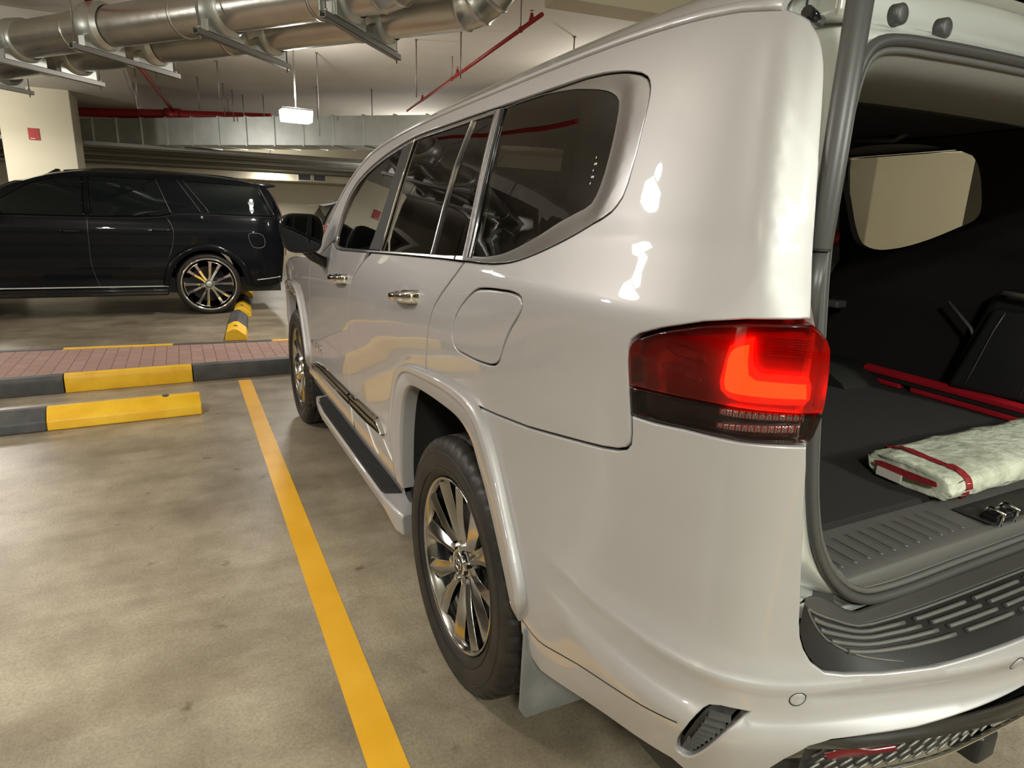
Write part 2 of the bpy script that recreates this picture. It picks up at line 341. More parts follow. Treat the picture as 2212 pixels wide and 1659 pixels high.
# ------------------------------------------------------------------ ceiling services
ORD = ['leftmost', 'second from the left', 'third from the left', 'fourth from the left', 'fifth from the left', 'sixth from the left', 'seventh from the left', 'seventh from the right', 'sixth from the right', 'fifth from the right', 'fourth from the right', 'third from the right', 'second from the right', 'rightmost']
ORN = ['nearest', 'second nearest', 'third nearest', 'fourth nearest', 'fifth nearest', 'sixth nearest', 'seventh nearest', 'eighth nearest', 'ninth nearest', 'farthest']
def services():
    ux, uy = .60, -.80; px_, py_ = .66, .75
    # two round ducts with segmented elbows
    zc = 2.862; R = .155
    def duct(off, label, start, L, turn_r):
        r = root('round_duct', label, 'duct', (0, 0, 0))
        cx, cy = -1.0+px_*off, 4.28+py_*off
        pts = []; t = -start
        seam = []
        n = int((start+L)/.02)
        path = [Vector((cx+ux*(-start), cy+uy*(-start), zc)), Vector((cx+ux*L, cy+uy*L, zc))]
        m = MB(); m.tube(path, R, 48, caps=False); m.build('duct_pipe', 'steel', r)
        # spiral lock seams standing proud
        k = 0; t = -start+.2
        while t < L-.1:
            c = Vector((cx+ux*t, cy+uy*t, zc)); a = Vector((ux, uy, 0))
            q = MB(); q.tube([c-a*.012, c-a*.01, c+a*.01, c+a*.012], [R, R+.006, R+.006, R], 48, caps=False); q.build('duct_seam', 'steel', r)
            t += 1.35
        # elbow in segments, rising towards the slab
        P0 = path[1]; tr = .34; nseg = 5; tot = math.radians(88); a = Vector((ux, uy, 0)); prev = None
        for i in range(nseg+1):
            q_ = tot*i/nseg; p = P0+a*(tr*math.sin(q_))+Vector((0, 0, tr*(1-math.cos(q_))))
            if prev is not None:
                d = (p-prev).normalized()
                q = MB(); q.tube([prev-d*.03, prev-d*.004, prev+d*.004, prev+d*.014, p-d*.012, p+d*(.03 if i < nseg else .0)], [R-.004, R+.010, R+.010, R+.001, R+.001, R-.004], 48, caps=False)
                q.build('elbow_segment', 'steel', r)
            prev = p
        q = MB(); q.tube([prev, prev+Vector((0, 0, .135))], R, 48, caps=False); q.build('duct_riser', 'steel', r)
        return r
    near_duct = duct(-.275, 'nearer of two shiny round steel ducts, with a segmented elbow at the top edge', 6.0, 1.46, 1)
    duct(.275, 'farther of two shiny round steel ducts, turning in a segmented elbow near the red pipe', 6.0, 1.88, 1)
    H = [(-2.56, 6.37), (-1.86, 5.37), (-1.0, 4.28), (-.30, 3.36), (-3.35, 7.55)]
    labs = ['trapeze duct hanger second from the left, under both round ducts', 'trapeze duct hanger in front of the red cross pipe', 'trapeze duct hanger just left of the hanging lamp rod',
            'trapeze duct hanger nearest the camera, beside the duct elbows', 'leftmost trapeze duct hanger, above the cream column']
    for (hx, hy), lab in zip(H, labs):
        r = root('duct_hanger', lab, 'hanger', (hx, hy, 0), math.atan2(py_, px_), 'trapeze hangers carrying the round ducts')
        m = MB(); m.box(-.58, .58, -.022, -.018, 2.63, 2.672); m.box(-.58, .58, .018, .022, 2.63, 2.672); m.box(-.58, .58, -.022, .022, 2.63, 2.634)
        m.build('channel', 'steel_dark', r)
        for sx in (-.54, .54):
            q = MB(); q.tube([(sx, 0, 2.60), (sx, 0, 3.36)], .006, 8); q.build('threaded_rod', 'steel_dark', r)
            q = MB(); q.tube([(sx, 0, 2.675), (sx, 0, 2.69)], .014, 6); q.build('nut', 'steel_flat', r)
        for c in (-.275, .275):
            # saddle band round the duct with square feet
            q = MB(); n = 40; W = .075
            l = [[(c+rr*math.cos(2*math.pi*k/n), yy, zc+rr*math.sin(2*math.pi*k/n)) for k in range(n)] for rr, yy in ((R+.001, -W-.035), (R+.026, -W), (R+.030, -W+.008), (R+.030, W-.008), (R+.026, W), (R+.001, W+.035))]
            q.loft(l); q.build('duct_band', 'steel_flat', r)
            q = MB(); poly = [(c-.20, 2.674), (c+.20, 2.674), (c+.20, 2.75)]+[(c+(R+.030)*math.cos(a), zc+(R+.030)*math.sin(a)) for a in [math.radians(-30-i*12) for i in range(11)]]+[(c-.20, 2.75)]
            q.prism(poly, 'y', -.03, .03); q.build('saddle', 'steel_flat', r)
    # square flanged joint on the nearer duct by the last hanger
    T = Matrix.Translation((-.30-.275*.66-.04, 3.36-.275*.75+.06, zc)) @ Matrix.Rotation(math.atan2(py_, px_), 4, 'Z')
    for yy in (-.10, .02):
        m = MB(); m.box(-.205, .205, yy-.006, yy+.006, -.187, .205, T=T); m.build('flange_plate', 'steel_flat', near_duct, bevel=.003)
    m = MB(); m.box(-.17, .17, -.10, .02, -.17, .17, T=T); m.build('flange_box', 'steel_flat', near_duct)
    # hanging lamps
    for i, (x, y, z, rz, wt) in enumerate(LAMPS):
        vis = i == 0
        LL = ['behind the camera on the left', 'behind the camera on the right', 'far left over the aisle', 'left behind the camera', 'right of the silver SUV, beyond its bonnet', '', 'left beyond the black SUV', 'right beside the cream pillar', 'right of the flat duct']
        lab = {0: 'glowing box lamp hanging on a rod in front of the flat duct', 1: 'hanging box lamp to the left of the silver SUV, out of the frame', 7: 'small glowing lamp by the far wall below the pipes'}.get(i, 'hanging box lamp outside the picture, %s' % LL[max(0, i-2)])
        r = root('hanging_lamp', lab, 'lamp', (x, y, z), rz, 'hanging box lamps')
        L, Wd, Hh = (.10, .07, .045) if i == 7 else (.158, .10, .075)
        m = MB(); m.loft([[(-L, -Wd, -Hh), (L, -Wd, -Hh), (L, Wd, -Hh), (-L, Wd, -Hh)], [(-L*1.06, -Wd*1.06, Hh*.6), (L*1.06, -Wd*1.06, Hh*.6), (L*1.06, Wd*1.06, Hh*.6), (-L*1.06, Wd*1.06, Hh*.6)]], cap=True, smooth=False)
        m.build('lamp_shade', 'diffuser', r, bevel=.008)
        m = MB(); m.box(-L*1.1, L*1.1, -Wd*1.1, Wd*1.1, Hh*.6, Hh*.85); m.build('lamp_cover', 'steel_flat', r, bevel=.006)
        m = MB(); m.tube([(0, 0, Hh*.8), (0, 0, 3.36-z)], .009, 8); m.build('lamp_rod', 'steel_dark', r)
        ld = bpy.data.lights.new('lamp_light', 'AREA'); ld.shape = 'RECTANGLE'; ld.size = .3; ld.size_y = .19; ld.energy = wt; ld.color = LC[i]
        lo = bpy.data.objects.new('lamp_light', ld); COL.objects.link(lo); lo.parent = r; lo.location = (0, 0, -Hh-.02)
        # what the translucent box throws up and sideways
        ld2 = bpy.data.lights.new('lamp_glow', 'POINT'); ld2.energy = wt*1.1; ld2.color = LC[i]; ld2.shadow_soft_size = .07
        l2 = bpy.data.objects.new('lamp_glow', ld2); COL.objects.link(l2); l2.parent = r; l2.location = (0, -.0, Hh+.085)
    # flat rectangular duct with upright joints
    a = Vector((-4.0, 14.16, 2.5)); b = Vector((3.4, 7.22, 2.5)); d = (b-a).normalized(); nrm = Vector((-d.y, d.x, 0)); 
    if nrm.y < 0: nrm = -nrm
    r = root('flat_duct', 'long flat galvanised duct with upright joints behind the hanging lamp', 'duct')
    m = MB()
    def q4(o, t, h): return a+d*t+nrm*o+Vector((0, 0, h))
    L = (b-a).length
    m.loft([[q4(0, t, 0), q4(.7, t, 0), q4(.7, t, .45), q4(0, t, .45)] for t in (0, L)], cap=True, smooth=False); m.build('duct_body', 'steel_flat', r)
    t = 1.56-.55*2
    while t < L:
        m = MB(); m.loft([[q4(-.018, t+u, -.018), q4(.72, t+u, -.018), q4(.72, t+u, .468), q4(-.018, t+u, .468)] for u in (-.014, .014)], cap=True, smooth=False); m.build('duct_joint', 'steel_flat', r); t += .555
    # red sprinkler mains
    def pipe(name, pts, rad, mt, label, cat, fit=(), hang=()):
        r = root(name, label, cat, (0, 0, 0)); m = MB(); m.tube(pts, rad, 14); m.build('pipe_run', mt, r)
        for p, dr in fit:
            m = MB(); p = Vector(p); dv = Vector(dr).normalized(); m.tube([p-dv*rad*1.6, p+dv*rad*1.6], rad*1.35, 14); m.build('coupling', mt, r)
        for p in hang:
            m = MB(); m.tube([(p[0], p[1], p[2]+rad), (p[0], p[1], 3.36)], .006, 8); m.build('pipe_hanger', 'steel_dark', r)
            m = MB(); m.tube([(p[0]+rad*1.25*math.cos(q_), p[1], p[2]+rad*1.25*math.sin(q_)) for q_ in [i*math.pi/6 for i in range(12)]], .004, 6, closed=True); m.build('hanger_ring', 'steel_dark', r)
        return r
    pipe('sprinkler_main', [(-4.6, 13.9, 3.06), (-2.9, 13.05, 3.06), (.1, 11.6, 3.06)], .085, 'red_pipe', 'thick red sprinkler pipe running behind the cream column above the flat duct', 'pipe', [((-1.5, 12.37, 3.06), (3, -1.45, 0))], [(-2.2, 12.71, 3.06), (-.6, 11.94, 3.06)])
    pipe('sprinkler_branch', [(-2.35, 3.0, 3.12), (-1.5, 12.3, 3.12)], .03, 'red_pipe', 'thin red sprinkler pipe crossing above the round ducts', 'pipe', [((-1.87, 8.2, 3.12), (.85, 9.3, 0))], [(-1.7, 10.1, 3.12), (-2.0, 6.8, 3.12)])
    q = pipe('sprinkler_branch', [(1.27, 3.6, 3.1), (1.96, 9.35, 3.1)], .019, 'red_pipe', 'thin red sprinkler pipe right of the duct elbows, with sprinkler heads', 'pipe', [], [(1.33, 4.1, 3.1), (1.62, 6.5, 3.1)])
    for t in (.04, .46, .80):
        p = Vector((1.27, 3.6, 3.1)).lerp(Vector((1.96, 9.35, 3.1)), t)
        m = MB(); m.tube([p+Vector((0, 0, .0)), p+Vector((0, 0, .05)), p+Vector((0, 0, .07))], [.032, .016, .012], 10); m.lathe([(.085, .0), (.088, .022), (.092, 0)], 12, org=tuple(p), ax='z'); m.build('sprinkler_head', 'red_pipe', q)
    # service pipes and trays under the flat duct, running across the hall
    pr = random.Random(3); cnt = {'t': 0, 'p': 0}
    for k in range(15):
        z = (2.435-.007*k if k < 15 else 2.335)+pr.uniform(0, .012); y = 12.45+k*.26 if k < 15 else 14.2+(k-15)*.42; x0, x1 = -6.0, 8.0; tilt = -.02
        m = MB()
        if k % 3 == 0 and k < 15:
            m.add([(x0, y-.14, z), (x1, y-.14+tilt*14, z), (x1, y+.14+tilt*14, z), (x0, y+.14, z), (x0, y-.14, z+.06), (x1, y-.14+tilt*14, z+.06), (x1, y+.14+tilt*14, z+.06), (x0, y+.14, z+.06)], [(0, 1, 2, 3), (0, 4, 5, 1), (3, 2, 6, 7), (4, 7, 6, 5), (0, 3, 7, 4), (1, 5, 6, 2)])
            o = m.build('cable_tray', 'steel_dark'); tag(o, 'flat grey cable tray, %s of the trays below the flat duct' % ORN[cnt['t']], 'cable tray', 'cable trays across the far ceiling'); cnt['t'] += 1
        else:
            m.tube([(x0, y, z+.02), (x1, y+tilt*14, z+.02)], .028 if k % 2 else .045, 10)
            o = m.build('service_pipe', 'steel_flat' if k % 2 else 'steel_dark'); tag(o, ('straight grey service pipe, %s of the pipes below the flat duct' % ORN[cnt['p']]) if k < 15 else 'grey service pipe of the lowest layer below the flat duct, %s' % ORN[k-15], 'pipe', 'service pipes across the far ceiling'); cnt['p'] += 1
    # thin rods standing down from the ceiling
    rods = [(288, 170, 233), (480, 158, 215), (470, 190, 250), (527, 200, 250), (550, 210, 255), (585, 222, 258), (697, 143, 250), (693, 185, 250), (752, 200, 248), (852, 198, 246), (935, 127, 210), (1001, 110, 160), (1217, 105, 118), (616, 223, 250)]
    spots = [(-1.95, 9.2), (-.95, 8.6), (-1.15, 10.0), (-.78, 10.3), (-.6, 10.9), (-.4, 11.3), (.12, 7.3), (.1, 8.9), (.55, 9.6), (1.35, 9.3), (.98, 6.0), (1.28, 5.4), (2.4, 4.9), (-.1, 11.0)]
    lens = [.62, .55, .5, .5, .5, .5, 1.0, .6, .5, .5, .62, .48, .2, .5]
    for kk, ((x, y), l) in enumerate(sorted(zip(spots, lens), key=lambda q: math.atan2(q[0][0]+1.617, q[0][1]+1.646))):
        m = MB(); m.tube([(x, y, 3.37), (x, y, 3.37-l)], .008, 8); m.tube([(x, y, 3.35), (x, y, 3.365)], .02, 8); o = m.build('ceiling_rod', 'steel_dark'); tag(o, 'bare thin steel rod dropping from the ceiling, %s of them' % ORD[kk], 'rod', 'bare hanger rods below the ceiling')
    # far wall: cream bulkhead duct with two grilles
    m = MB(); m.box(-3.5, 2.9, 16.4, 17.29, 2.17, 2.44); tag(m.build('bulkhead', 'cream', bevel=.01), 'long cream boxed bulkhead along the far wall above the white SUV', 'bulkhead')
    for x0 in (1.28, 1.66):
        r = root('wall_grille', 'left one of two dark louvred grilles on the far cream bulkhead' if x0 < 1.5 else 'right one of two dark louvred grilles on the far cream bulkhead', 'grille', (x0, 16.39, 2.19))
        m = MB(); m.box(0, .34, -.01, .008, 0, .02); m.box(0, .34, -.01, .008, .18, .2); m.box(0, .02, -.01, .008, .02, .18); m.box(.32, .34, -.01, .008, .02, .18); m.build('frame', 'white_paint', r)
        m = MB(); m.box(.02, .32, .002, .008, .02, .18); m.build('grille_back', 'black_metal', r)
        for i in range(5):
            m = MB(); m.box(.02, .32, -.008, .0, .035+i*.03, .042+i*.03); m.build('louvre', 'steel_dark', r)
services()
# ------------------------------------------------------------------ silver SUV: body surface (metres, rear axle at y = 0)
# base plan curve of the body side (left), from front to rear centre; s = arc length measured from y=0 going rearwards
CP=[(-.78,3.72),(-.86,3.60),(-.925,3.40),(-.955,3.1),(-.968,2.7),(-.970,2.2),(-.970,1.6),(-.970,1.0),(-.970,.4),(-.970,-.2),(-.968,-.6),(-.958,-.80),(-.937,-.92),(-.903,-1.005),(-.858,-1.055),(-.80,-1.085),(-.70,-1.11),(-.5,-1.14),(-.25,-1.155),(0,-1.16)]
def _cr(P,n=12):
    out=[]
    for i in range(len(P)-1):
        p0=P[i-1] if i else (2*P[0][0]-P[1][0],2*P[0][1]-P[1][1])
        p1,p2=P[i],P[i+1]
        p3=P[i+2] if i+2<len(P) else (-P[i-1][0],P[i-1][1]) if abs(P[-1][0])<1e-9 else (2*p2[0]-p1[0],2*p2[1]-p1[1])
        # centripetal
        def dist(a,b): return max(1e-9,math.hypot(a[0]-b[0],a[1]-b[1]))**.5
        t0=0;t1=t0+dist(p0,p1);t2=t1+dist(p1,p2);t3=t2+dist(p2,p3)
        for k in range(n):
            t=t1+(t2-t1)*k/n
            def L(a,b,ta,tb): return tuple((a[j]*(tb-t)+b[j]*(t-ta))/(tb-ta) for j in (0,1))
            A1=L(p0,p1,t0,t1);A2=L(p1,p2,t1,t2);A3=L(p2,p3,t2,t3)
            B1=L(A1,A2,t0,t2);B2=L(A2,A3,t1,t3); out.append(L(B1,B2,t1,t2))
    out.append(P[-1]); return out
import bisect
_C=_cr(CP)
_S=[0.]
for a,b in zip(_C,_C[1:]): _S.append(_S[-1]+math.hypot(b[0]-a[0],b[1]-a[1]))
# shift so that s=-y on the straight side
_i0=min(range(len(_C)),key=lambda i:abs(_C[i][1]-1.0)); _off=_S[_i0]+_C[_i0][1]
_S=[s-_off for s in _S]
def _tan(i):
    a=_C[max(0,i-2)];b=_C[min(len(_C)-1,i+2)]; d=(b[0]-a[0],b[1]-a[1]); l=math.hypot(*d); return (d[0]/l,d[1]/l)
_T=[_tan(i) for i in range(len(_C))]
def base(s):
    i=min(max(bisect.bisect(_S,s)-1,0),len(_S)-2); f=(s-_S[i])/(_S[i+1]-_S[i])
    c=tuple(_C[i][j]*(1-f)+_C[i+1][j]*f for j in (0,1)); f2=min(max(f,0),1)
    t=[_T[i][j]*(1-f2)+_T[i+1][j]*f2 for j in (0,1)]; l=math.hypot(*t); t=[t[0]/l,t[1]/l]
    return c,(t[1],-t[0])   # outward normal (left of travel... travel is -y => outward -x)
def interp(T,x):
    # monotone-ish cubic (catmull on nonuniform) table
    if x<=T[0][0]: return T[0][1]+(x-T[0][0])*(T[1][1]-T[0][1])/(T[1][0]-T[0][0])
    if x>=T[-1][0]: return T[-1][1]+(x-T[-1][0])*(T[-1][1]-T[-2][1])/(T[-1][0]-T[-2][0])
    i=max(k for k in range(len(T)-1) if T[k][0]<=x)
    x0,y0=T[i];x1,y1=T[i+1];h=x1-x0
    m0=(y1-(T[i-1][1] if i else y0))/(x1-(T[i-1][0] if i else x0)); m1=((T[i+2][1] if i+2<len(T) else y1)-y0)/((T[i+2][0] if i+2<len(T) else x1)-x0)
    t=(x-x0)/h
    return (2*t**3-3*t*t+1)*y0+(t**3-2*t*t+t)*h*m0+(-2*t**3+3*t*t)*y1+(t**3-t*t)*h*m1
def sst(a,b,x):
    t=min(max((x-a)/(b-a),0),1); return t*t*(3-2*t)
DOOR=[(.22,-.075),(.30,-.045),(.40,-.022),(.5,-.010),(.62,-.010),(.78,-.014),(.92,-.011),(1.03,-.003),(1.12,.000),(1.19,-.006),(1.25,-.018),(1.30,-.032),(1.34,-.042),(1.42,-.058),(1.52,-.078),(1.62,-.101),(1.70,-.122),(1.76,-.142),(1.82,-.168),(1.87,-.205),(1.90,-.26)]
REAR=[(.22,-.075),(.30,-.045),(.40,-.022),(.5,-.008),(.62,-.006),(.78,-.010),(.92,-.010),(1.05,-.004),(1.18,.002),(1.26,.006),(1.305,.003),(1.34,-.010),(1.40,-.032),(1.45,-.0427),(1.54,-.0625),(1.62,-.0815),(1.70,-.1035),(1.76,-.1245),(1.82,-.155),(1.87,-.195),(1.90,-.25)]
def dtab(s,z):
    w=sst(-.3,.75,s)
    return interp(DOOR,z)*(1-w)+interp(REAR,z)*w
# arch outlines (y relative to hub, z absolute)
def flare(s,z):
    return 0.
def off(s,z):
    w=sst(1.31,1.38,z)*(1-sst(1.70,1.78,z))
    return dtab(s,z)+(.007*w*math.exp(-((s-(1.015-.148*(z-1.344)))/.034)**2) if w>0 else 0.)
def P(s,z,dd=0.):
    c,n=base(s); d=off(s,z)+dd
    return (c[0]+n[0]*d,c[1]+n[1]*d,z)
BZ=[(.25,-.06),(.42,-.045),(.50,-.02),(.585,.008),(.62,.016),(.645,.014),(.664,.005),(.70,.005),(.726,.010),(.737,.006),(.78,-.002),(.9,0),(1.2,0)]
def bo(s,z):
    lip=.013*math.exp(-((z-.622)/.024)**2)-.004*math.exp(-((z-.690)/.022)**2)
    return sst(1.05,1.65,s)*.055+interp(BZ,z)*sst(.5,.98,s)+lip*sst(1.12,1.32,s)
def PB(s,z,dd=0.): return P(s,z,dd+bo(s,z))

def dens(poly, st, closed=True):
    out = []; n = len(poly)
    for i in range(n if closed else n-1):
        a, b = poly[i], poly[(i+1) % n]; k = max(1, int(math.ceil(math.hypot(b[0]-a[0], b[1]-a[1])/st)))
        out += [(a[0]+(b[0]-a[0])*j/k, a[1]+(b[1]-a[1])*j/k) for j in range(k)]
    if not closed: out.append(poly[-1])
    return out
def smooth_poly(pts, st=.02, closed=True, corners=()):
    # centripetal-like Catmull-Rom through the points; listed indices stay sharp
    n = len(pts); out = []
    for i in range(n if closed else n-1):
        g = lambda k: pts[k % n] if closed else pts[min(max(k, 0), n-1)]
        p0, p1, p2, p3 = g(i-1), g(i), g(i+1), g(i+2)
        if i % n in corners: p0 = p1
        if (i+1) % n in corners: p3 = p2
        d1 = math.hypot(p2[0]-p1[0], p2[1]-p1[1])
        d0 = max(math.hypot(p1[0]-p0[0], p1[1]-p0[1]), 1e-6); d2 = max(math.hypot(p3[0]-p2[0], p3[1]-p2[1]), 1e-6)
        m1 = [((p1[j]-p0[j])/d0*d1+(p2[j]-p1[j]))*.5 if p0 is not p1 else (p2[j]-p1[j]) for j in (0, 1)]
        m2 = [((p3[j]-p2[j])/d2*d1+(p2[j]-p1[j]))*.5 if p3 is not p2 else (p2[j]-p1[j]) for j in (0, 1)]
        k = max(2, int(d1/st))
        for q in range(k):
            t = q/k; a = 2*t**3-3*t*t+1; b = t**3-2*t*t+t; c = -2*t**3+3*t*t; e = t**3-t*t
            out.append(tuple(a*p1[j]+b*m1[j]+c*p2[j]+e*m2[j] for j in (0, 1)))
    if not closed: out.append(pts[-1])
    return out
def area(p): return sum(p[i-1][0]*p[i][1]-p[i][0]*p[i-1][1] for i in range(len(p)))/2
def ccw(p): return list(p) if area(p) > 0 else list(reversed(p))
def offset(poly, d):
    # ccw polygon, positive d moves outward
    n = len(poly); out = []
    for i in range(n):
        a, b, c = poly[i-1], poly[i], poly[(i+1) % n]
        e1 = (b[0]-a[0], b[1]-a[1]); e2 = (c[0]-b[0], c[1]-b[1]); l1 = math.hypot(*e1) or 1e-9; l2 = math.hypot(*e2) or 1e-9
        n1 = (e1[1]/l1, -e1[0]/l1); n2 = (e2[1]/l2, -e2[0]/l2); s = (n1[0]+n2[0], n1[1]+n2[1]); q = max(.35, (s[0]*s[0]+s[1]*s[1])/2)
        out.append((b[0]+s[0]*d/q, b[1]+s[1]*d/q))
    return out
def inside(P_, poly):
    x, y = P_[:, 0], P_[:, 1]; r = np.zeros(len(P_), bool); n = len(poly)
    for i in range(n):
        x0, y0 = poly[i-1]; x1, y1 = poly[i]
        if y0 == y1: continue
        c = ((y0 > y) != (y1 > y)) & (x < (x1-x0)*(y-y0)/(y1-y0)+x0); r ^= c
    return r
def dist_to(P_, polys):
    D = np.full(len(P_), 9.)
    for poly in polys:
        a = np.array(poly); b = np.roll(a, -1, 0)
        for i in range(len(a)):
            d = b[i]-a[i]; L = (d**2).sum() or 1e-12; t = np.clip(((P_-a[i])@d)/L, 0, 1); q = P_-a[i]-t[:, None]*d
            D = np.minimum(D, np.hypot(q[:, 0], q[:, 1]))
    return D
_cache = {}
def panel(name, poly, mt, parent, fn=P, dd=0., holes=(), res=.028, gap=.0022, depth=.016, rim=True, sides=(-1,), edge=.004, one=False):
    """A sheet cut out of the surface fn(s, z): poly and holes in surface coordinates, rolled edges, smooth analytic normals."""
    poly = ccw(dens(poly, res*.7)); poly = offset(poly, -gap-edge)
    hs = [offset(ccw(dens(h, res*.7)), gap+edge) for h in holes]
    xs = [p[0] for p in poly]; ys = [p[1] for p in poly]
    gx = np.arange(min(xs), max(xs), res); gy = np.arange(min(ys), max(ys), res*.866)
    G = np.array([(x+(res/2 if j % 2 else 0), y) for j, y in enumerate(gy) for x in gx]).reshape(-1, 2)
    if len(G):
        k = inside(G, poly)
        for h in hs: k &= ~inside(G, h)
        G = G[k]; G = G[dist_to(G, [poly]+hs) > res*.42] if len(G) else G
    V = list(poly); E = [(i, (i+1) % len(poly)) for i in range(len(poly))]
    for h in hs: o = len(V); V += h; E += [(o+i, o+(i+1) % len(h)) for i in range(len(h))]
    V += [tuple(g) for g in G]
    co, _, fa, *_r = delaunay_2d_cdt([Vector(v) for v in V], E, [], 0, 1e-7)
    C = np.array([[(co[f[0]][j]+co[f[1]][j]+co[f[2]][j])/3 for j in (0, 1)] for f in fa])
    k = inside(C, poly)
    for h in hs: k &= ~inside(C, h)
    fa = [f for f, q in zip(fa, k) if q]
    F = (lambda s, z, e=0.: fn(s, z, dd+e)) if not callable(dd) else (lambda s, z, e=0.: fn(s, z, dd(s, z)+e))
    def frame(s, z):
        h = .0015; a = Vector(F(s+h, z))-Vector(F(s-h, z)); b = Vector(F(s, z+h))-Vector(F(s, z-h))
        n = a.cross(b); n.normalize(); c = Vector(F(s, z, .01))-Vector(F(s, z))
        sg = 1 if n.dot(c) > 0 else -1
        return n*sg, a.normalized(), b.normalized(), sg
    vs = []; ns = []
    sgn = 1
    for c in co:
        n, a, b, sg = frame(c[0], c[1]); sgn = sg; vs.append(Vector(F(c[0], c[1]))); ns.append(n)
    f0 = fa[0] if fa else None
    faces = []
    for f in fa:
        q = (vs[f[1]]-vs[f[0]]).cross(vs[f[2]]-vs[f[0]]); faces.append(tuple(f) if q.dot(ns[f[0]]) > 0 else (f[0], f[2], f[1]))
    if rim:
        for loop, od in [(poly, 1)]+[(h, -1) for h in hs]:
            rings = [(0, 0, 0.), (.55, -.25, .45), (.9, -.7, .85), (1., -1.6, 1.), (1., -depth/edge, 1.)]
            o0 = len(vs); n_ = len(loop); L2 = [offset(loop, od*edge*r[0]) for r in rings]
            for r, lp in zip(rings, L2):
                for i in range(n_):
                    n, a, b, sg = frame(*loop[i])
                    vs.append(Vector(F(lp[i][0], lp[i][1], edge*r[1])))
                    t = (loop[(i+1) % n_][0]-loop[i-1][0], loop[(i+1) % n_][1]-loop[i-1][1]); l = math.hypot(*t) or 1; out = (a*(t[1]/l)-b*(t[0]/l))*od
                    ns.append((n*(1-r[2])+out*r[2]).normalized())
            for j in range(len(rings)-1):
                for i in range(n_):
                    i2 = (i+1) % n_; q = (o0+j*n_+i, o0+j*n_+i2, o0+(j+1)*n_+i2, o0+(j+1)*n_+i)
                    if (vs[q[1]]-vs[q[0]]).cross(vs[q[3]]-vs[q[0]]).dot(ns[q[0]]+ns[q[2]]) < 0: q = q[::-1]
                    faces.append(q)
    res_ = []
    data = []
    for sd in sides:
        data.append(([Vector((v.x*(-sd), v.y, v.z)) for v in vs], [tuple(f) if sd < 0 else tuple(reversed(f)) for f in faces], [Vector((n.x*(-sd), n.y, n.z)) for n in ns]))
    if one and len(data) == 2:
        o = len(vs); data = [(data[0][0]+data[1][0], data[0][1]+[tuple(i+o for i in f) for f in data[1][1]], data[0][2]+data[1][2])]
    for v_, f_, n_ in data:
        me = bpy.data.meshes.new(name); me.from_pydata(v_, [], f_); me.materials.append(M[mt]); me.polygons.foreach_set('use_smooth', [True]*len(f_)); me.update()
        me.normals_split_custom_set_from_vertices(n_)
        o = bpy.data.objects.new(name, me); COL.objects.link(o); o.parent = parent; res_.append(o)
    return res_
BOTH = (-1, 1)

# traced outlines, in metres along the body (s, rearwards from the rear axle) and height z
CGAP = [(-.228, .89), (-.205, .974), (-.176, 1.069), (-.157, 1.13), (-.128, 1.18), (-.08, 1.224), (.004, 1.289), (.041, 1.322)]
BGAP = [(-.93, 1.30), (-.998, 1.247), (-1.075, 1.20), (-1.135, 1.15), (-1.19, 1.07), (-1.245, .97), (-1.29, .83), (-1.285, .69), (-1.26, .60), (-1.225, .50)]
AGAP = [(-2.05, 1.20), (-2.12, 1.13), (-2.2, 1.02), (-2.265, .88), (-2.295, .745), (-2.285, .62), (-2.25, .53), (-2.2, .46)]
DLO_LOW_R = [(.056, 1.324), (.14, 1.326), (.228, 1.331), (.322, 1.342), (.396, 1.358), (.518, 1.396), (.618, 1.435), (.668, 1.457), (.690, 1.482), (.697, 1.53), (.697, 1.60), (.695, 1.64), (.689, 1.664), (.672, 1.683), (.630, 1.698), (.543, 1.712), (.451, 1.718)]
DLO_TOP = [(.348, 1.718), (.068, 1.716), (-.148, 1.715), (-.356, 1.711), (-.663, 1.702), (-.85, 1.682), (-1.05, 1.651), (-1.25, 1.606), (-1.40, 1.552), (-1.50, 1.488), (-1.57, 1.40), (-1.615, 1.325)]
DLO_BOT = [(-1.60, 1.285), (-1.55, 1.270), (-1.42, 1.268), (-.986, 1.285), (-.458, 1.306), (-.146, 1.317)]
ROOFLINE = [(-2.02, 1.215), (-1.86, 1.345), (-1.70, 1.46), (-1.52, 1.565), (-1.335, 1.642), (-1.15, 1.690), (-.9, 1.722), (-.692, 1.739), (-.3, 1.757), (.1, 1.766), (.395, 1.769), (.7, 1.766), (.86, 1.757), (.95, 1.744)]
REAR_EDGE = [(1.02, 1.722), (1.06, 1.695), (1.077, 1.665), (1.083, 1.62), (1.085, 1.56), (1.088, 1.45), (1.090, 1.36), (1.090, 1.317)]
TL_TOP = [(1.071, 1.3145), (1.003, 1.309), (.942, 1.298), (.870, 1.278), (.826, 1.262), (.809, 1.250), (.803, 1.235)]
TL_FRONT = [(.803, 1.20), (.808, 1.16), (.813, 1.130)]
BUMP_LINE = [(.817, 1.09), (.816, 1.070), (.806, 1.057), (.785, 1.048), (.742, 1.038), (.642, 1.021), (.463, .991), (.30, .972), (.19, .962)]
ARCH_UP = [(.165, .872), (.12, .888), (.06, .90), (-.02, .905), (-.18, .903)]
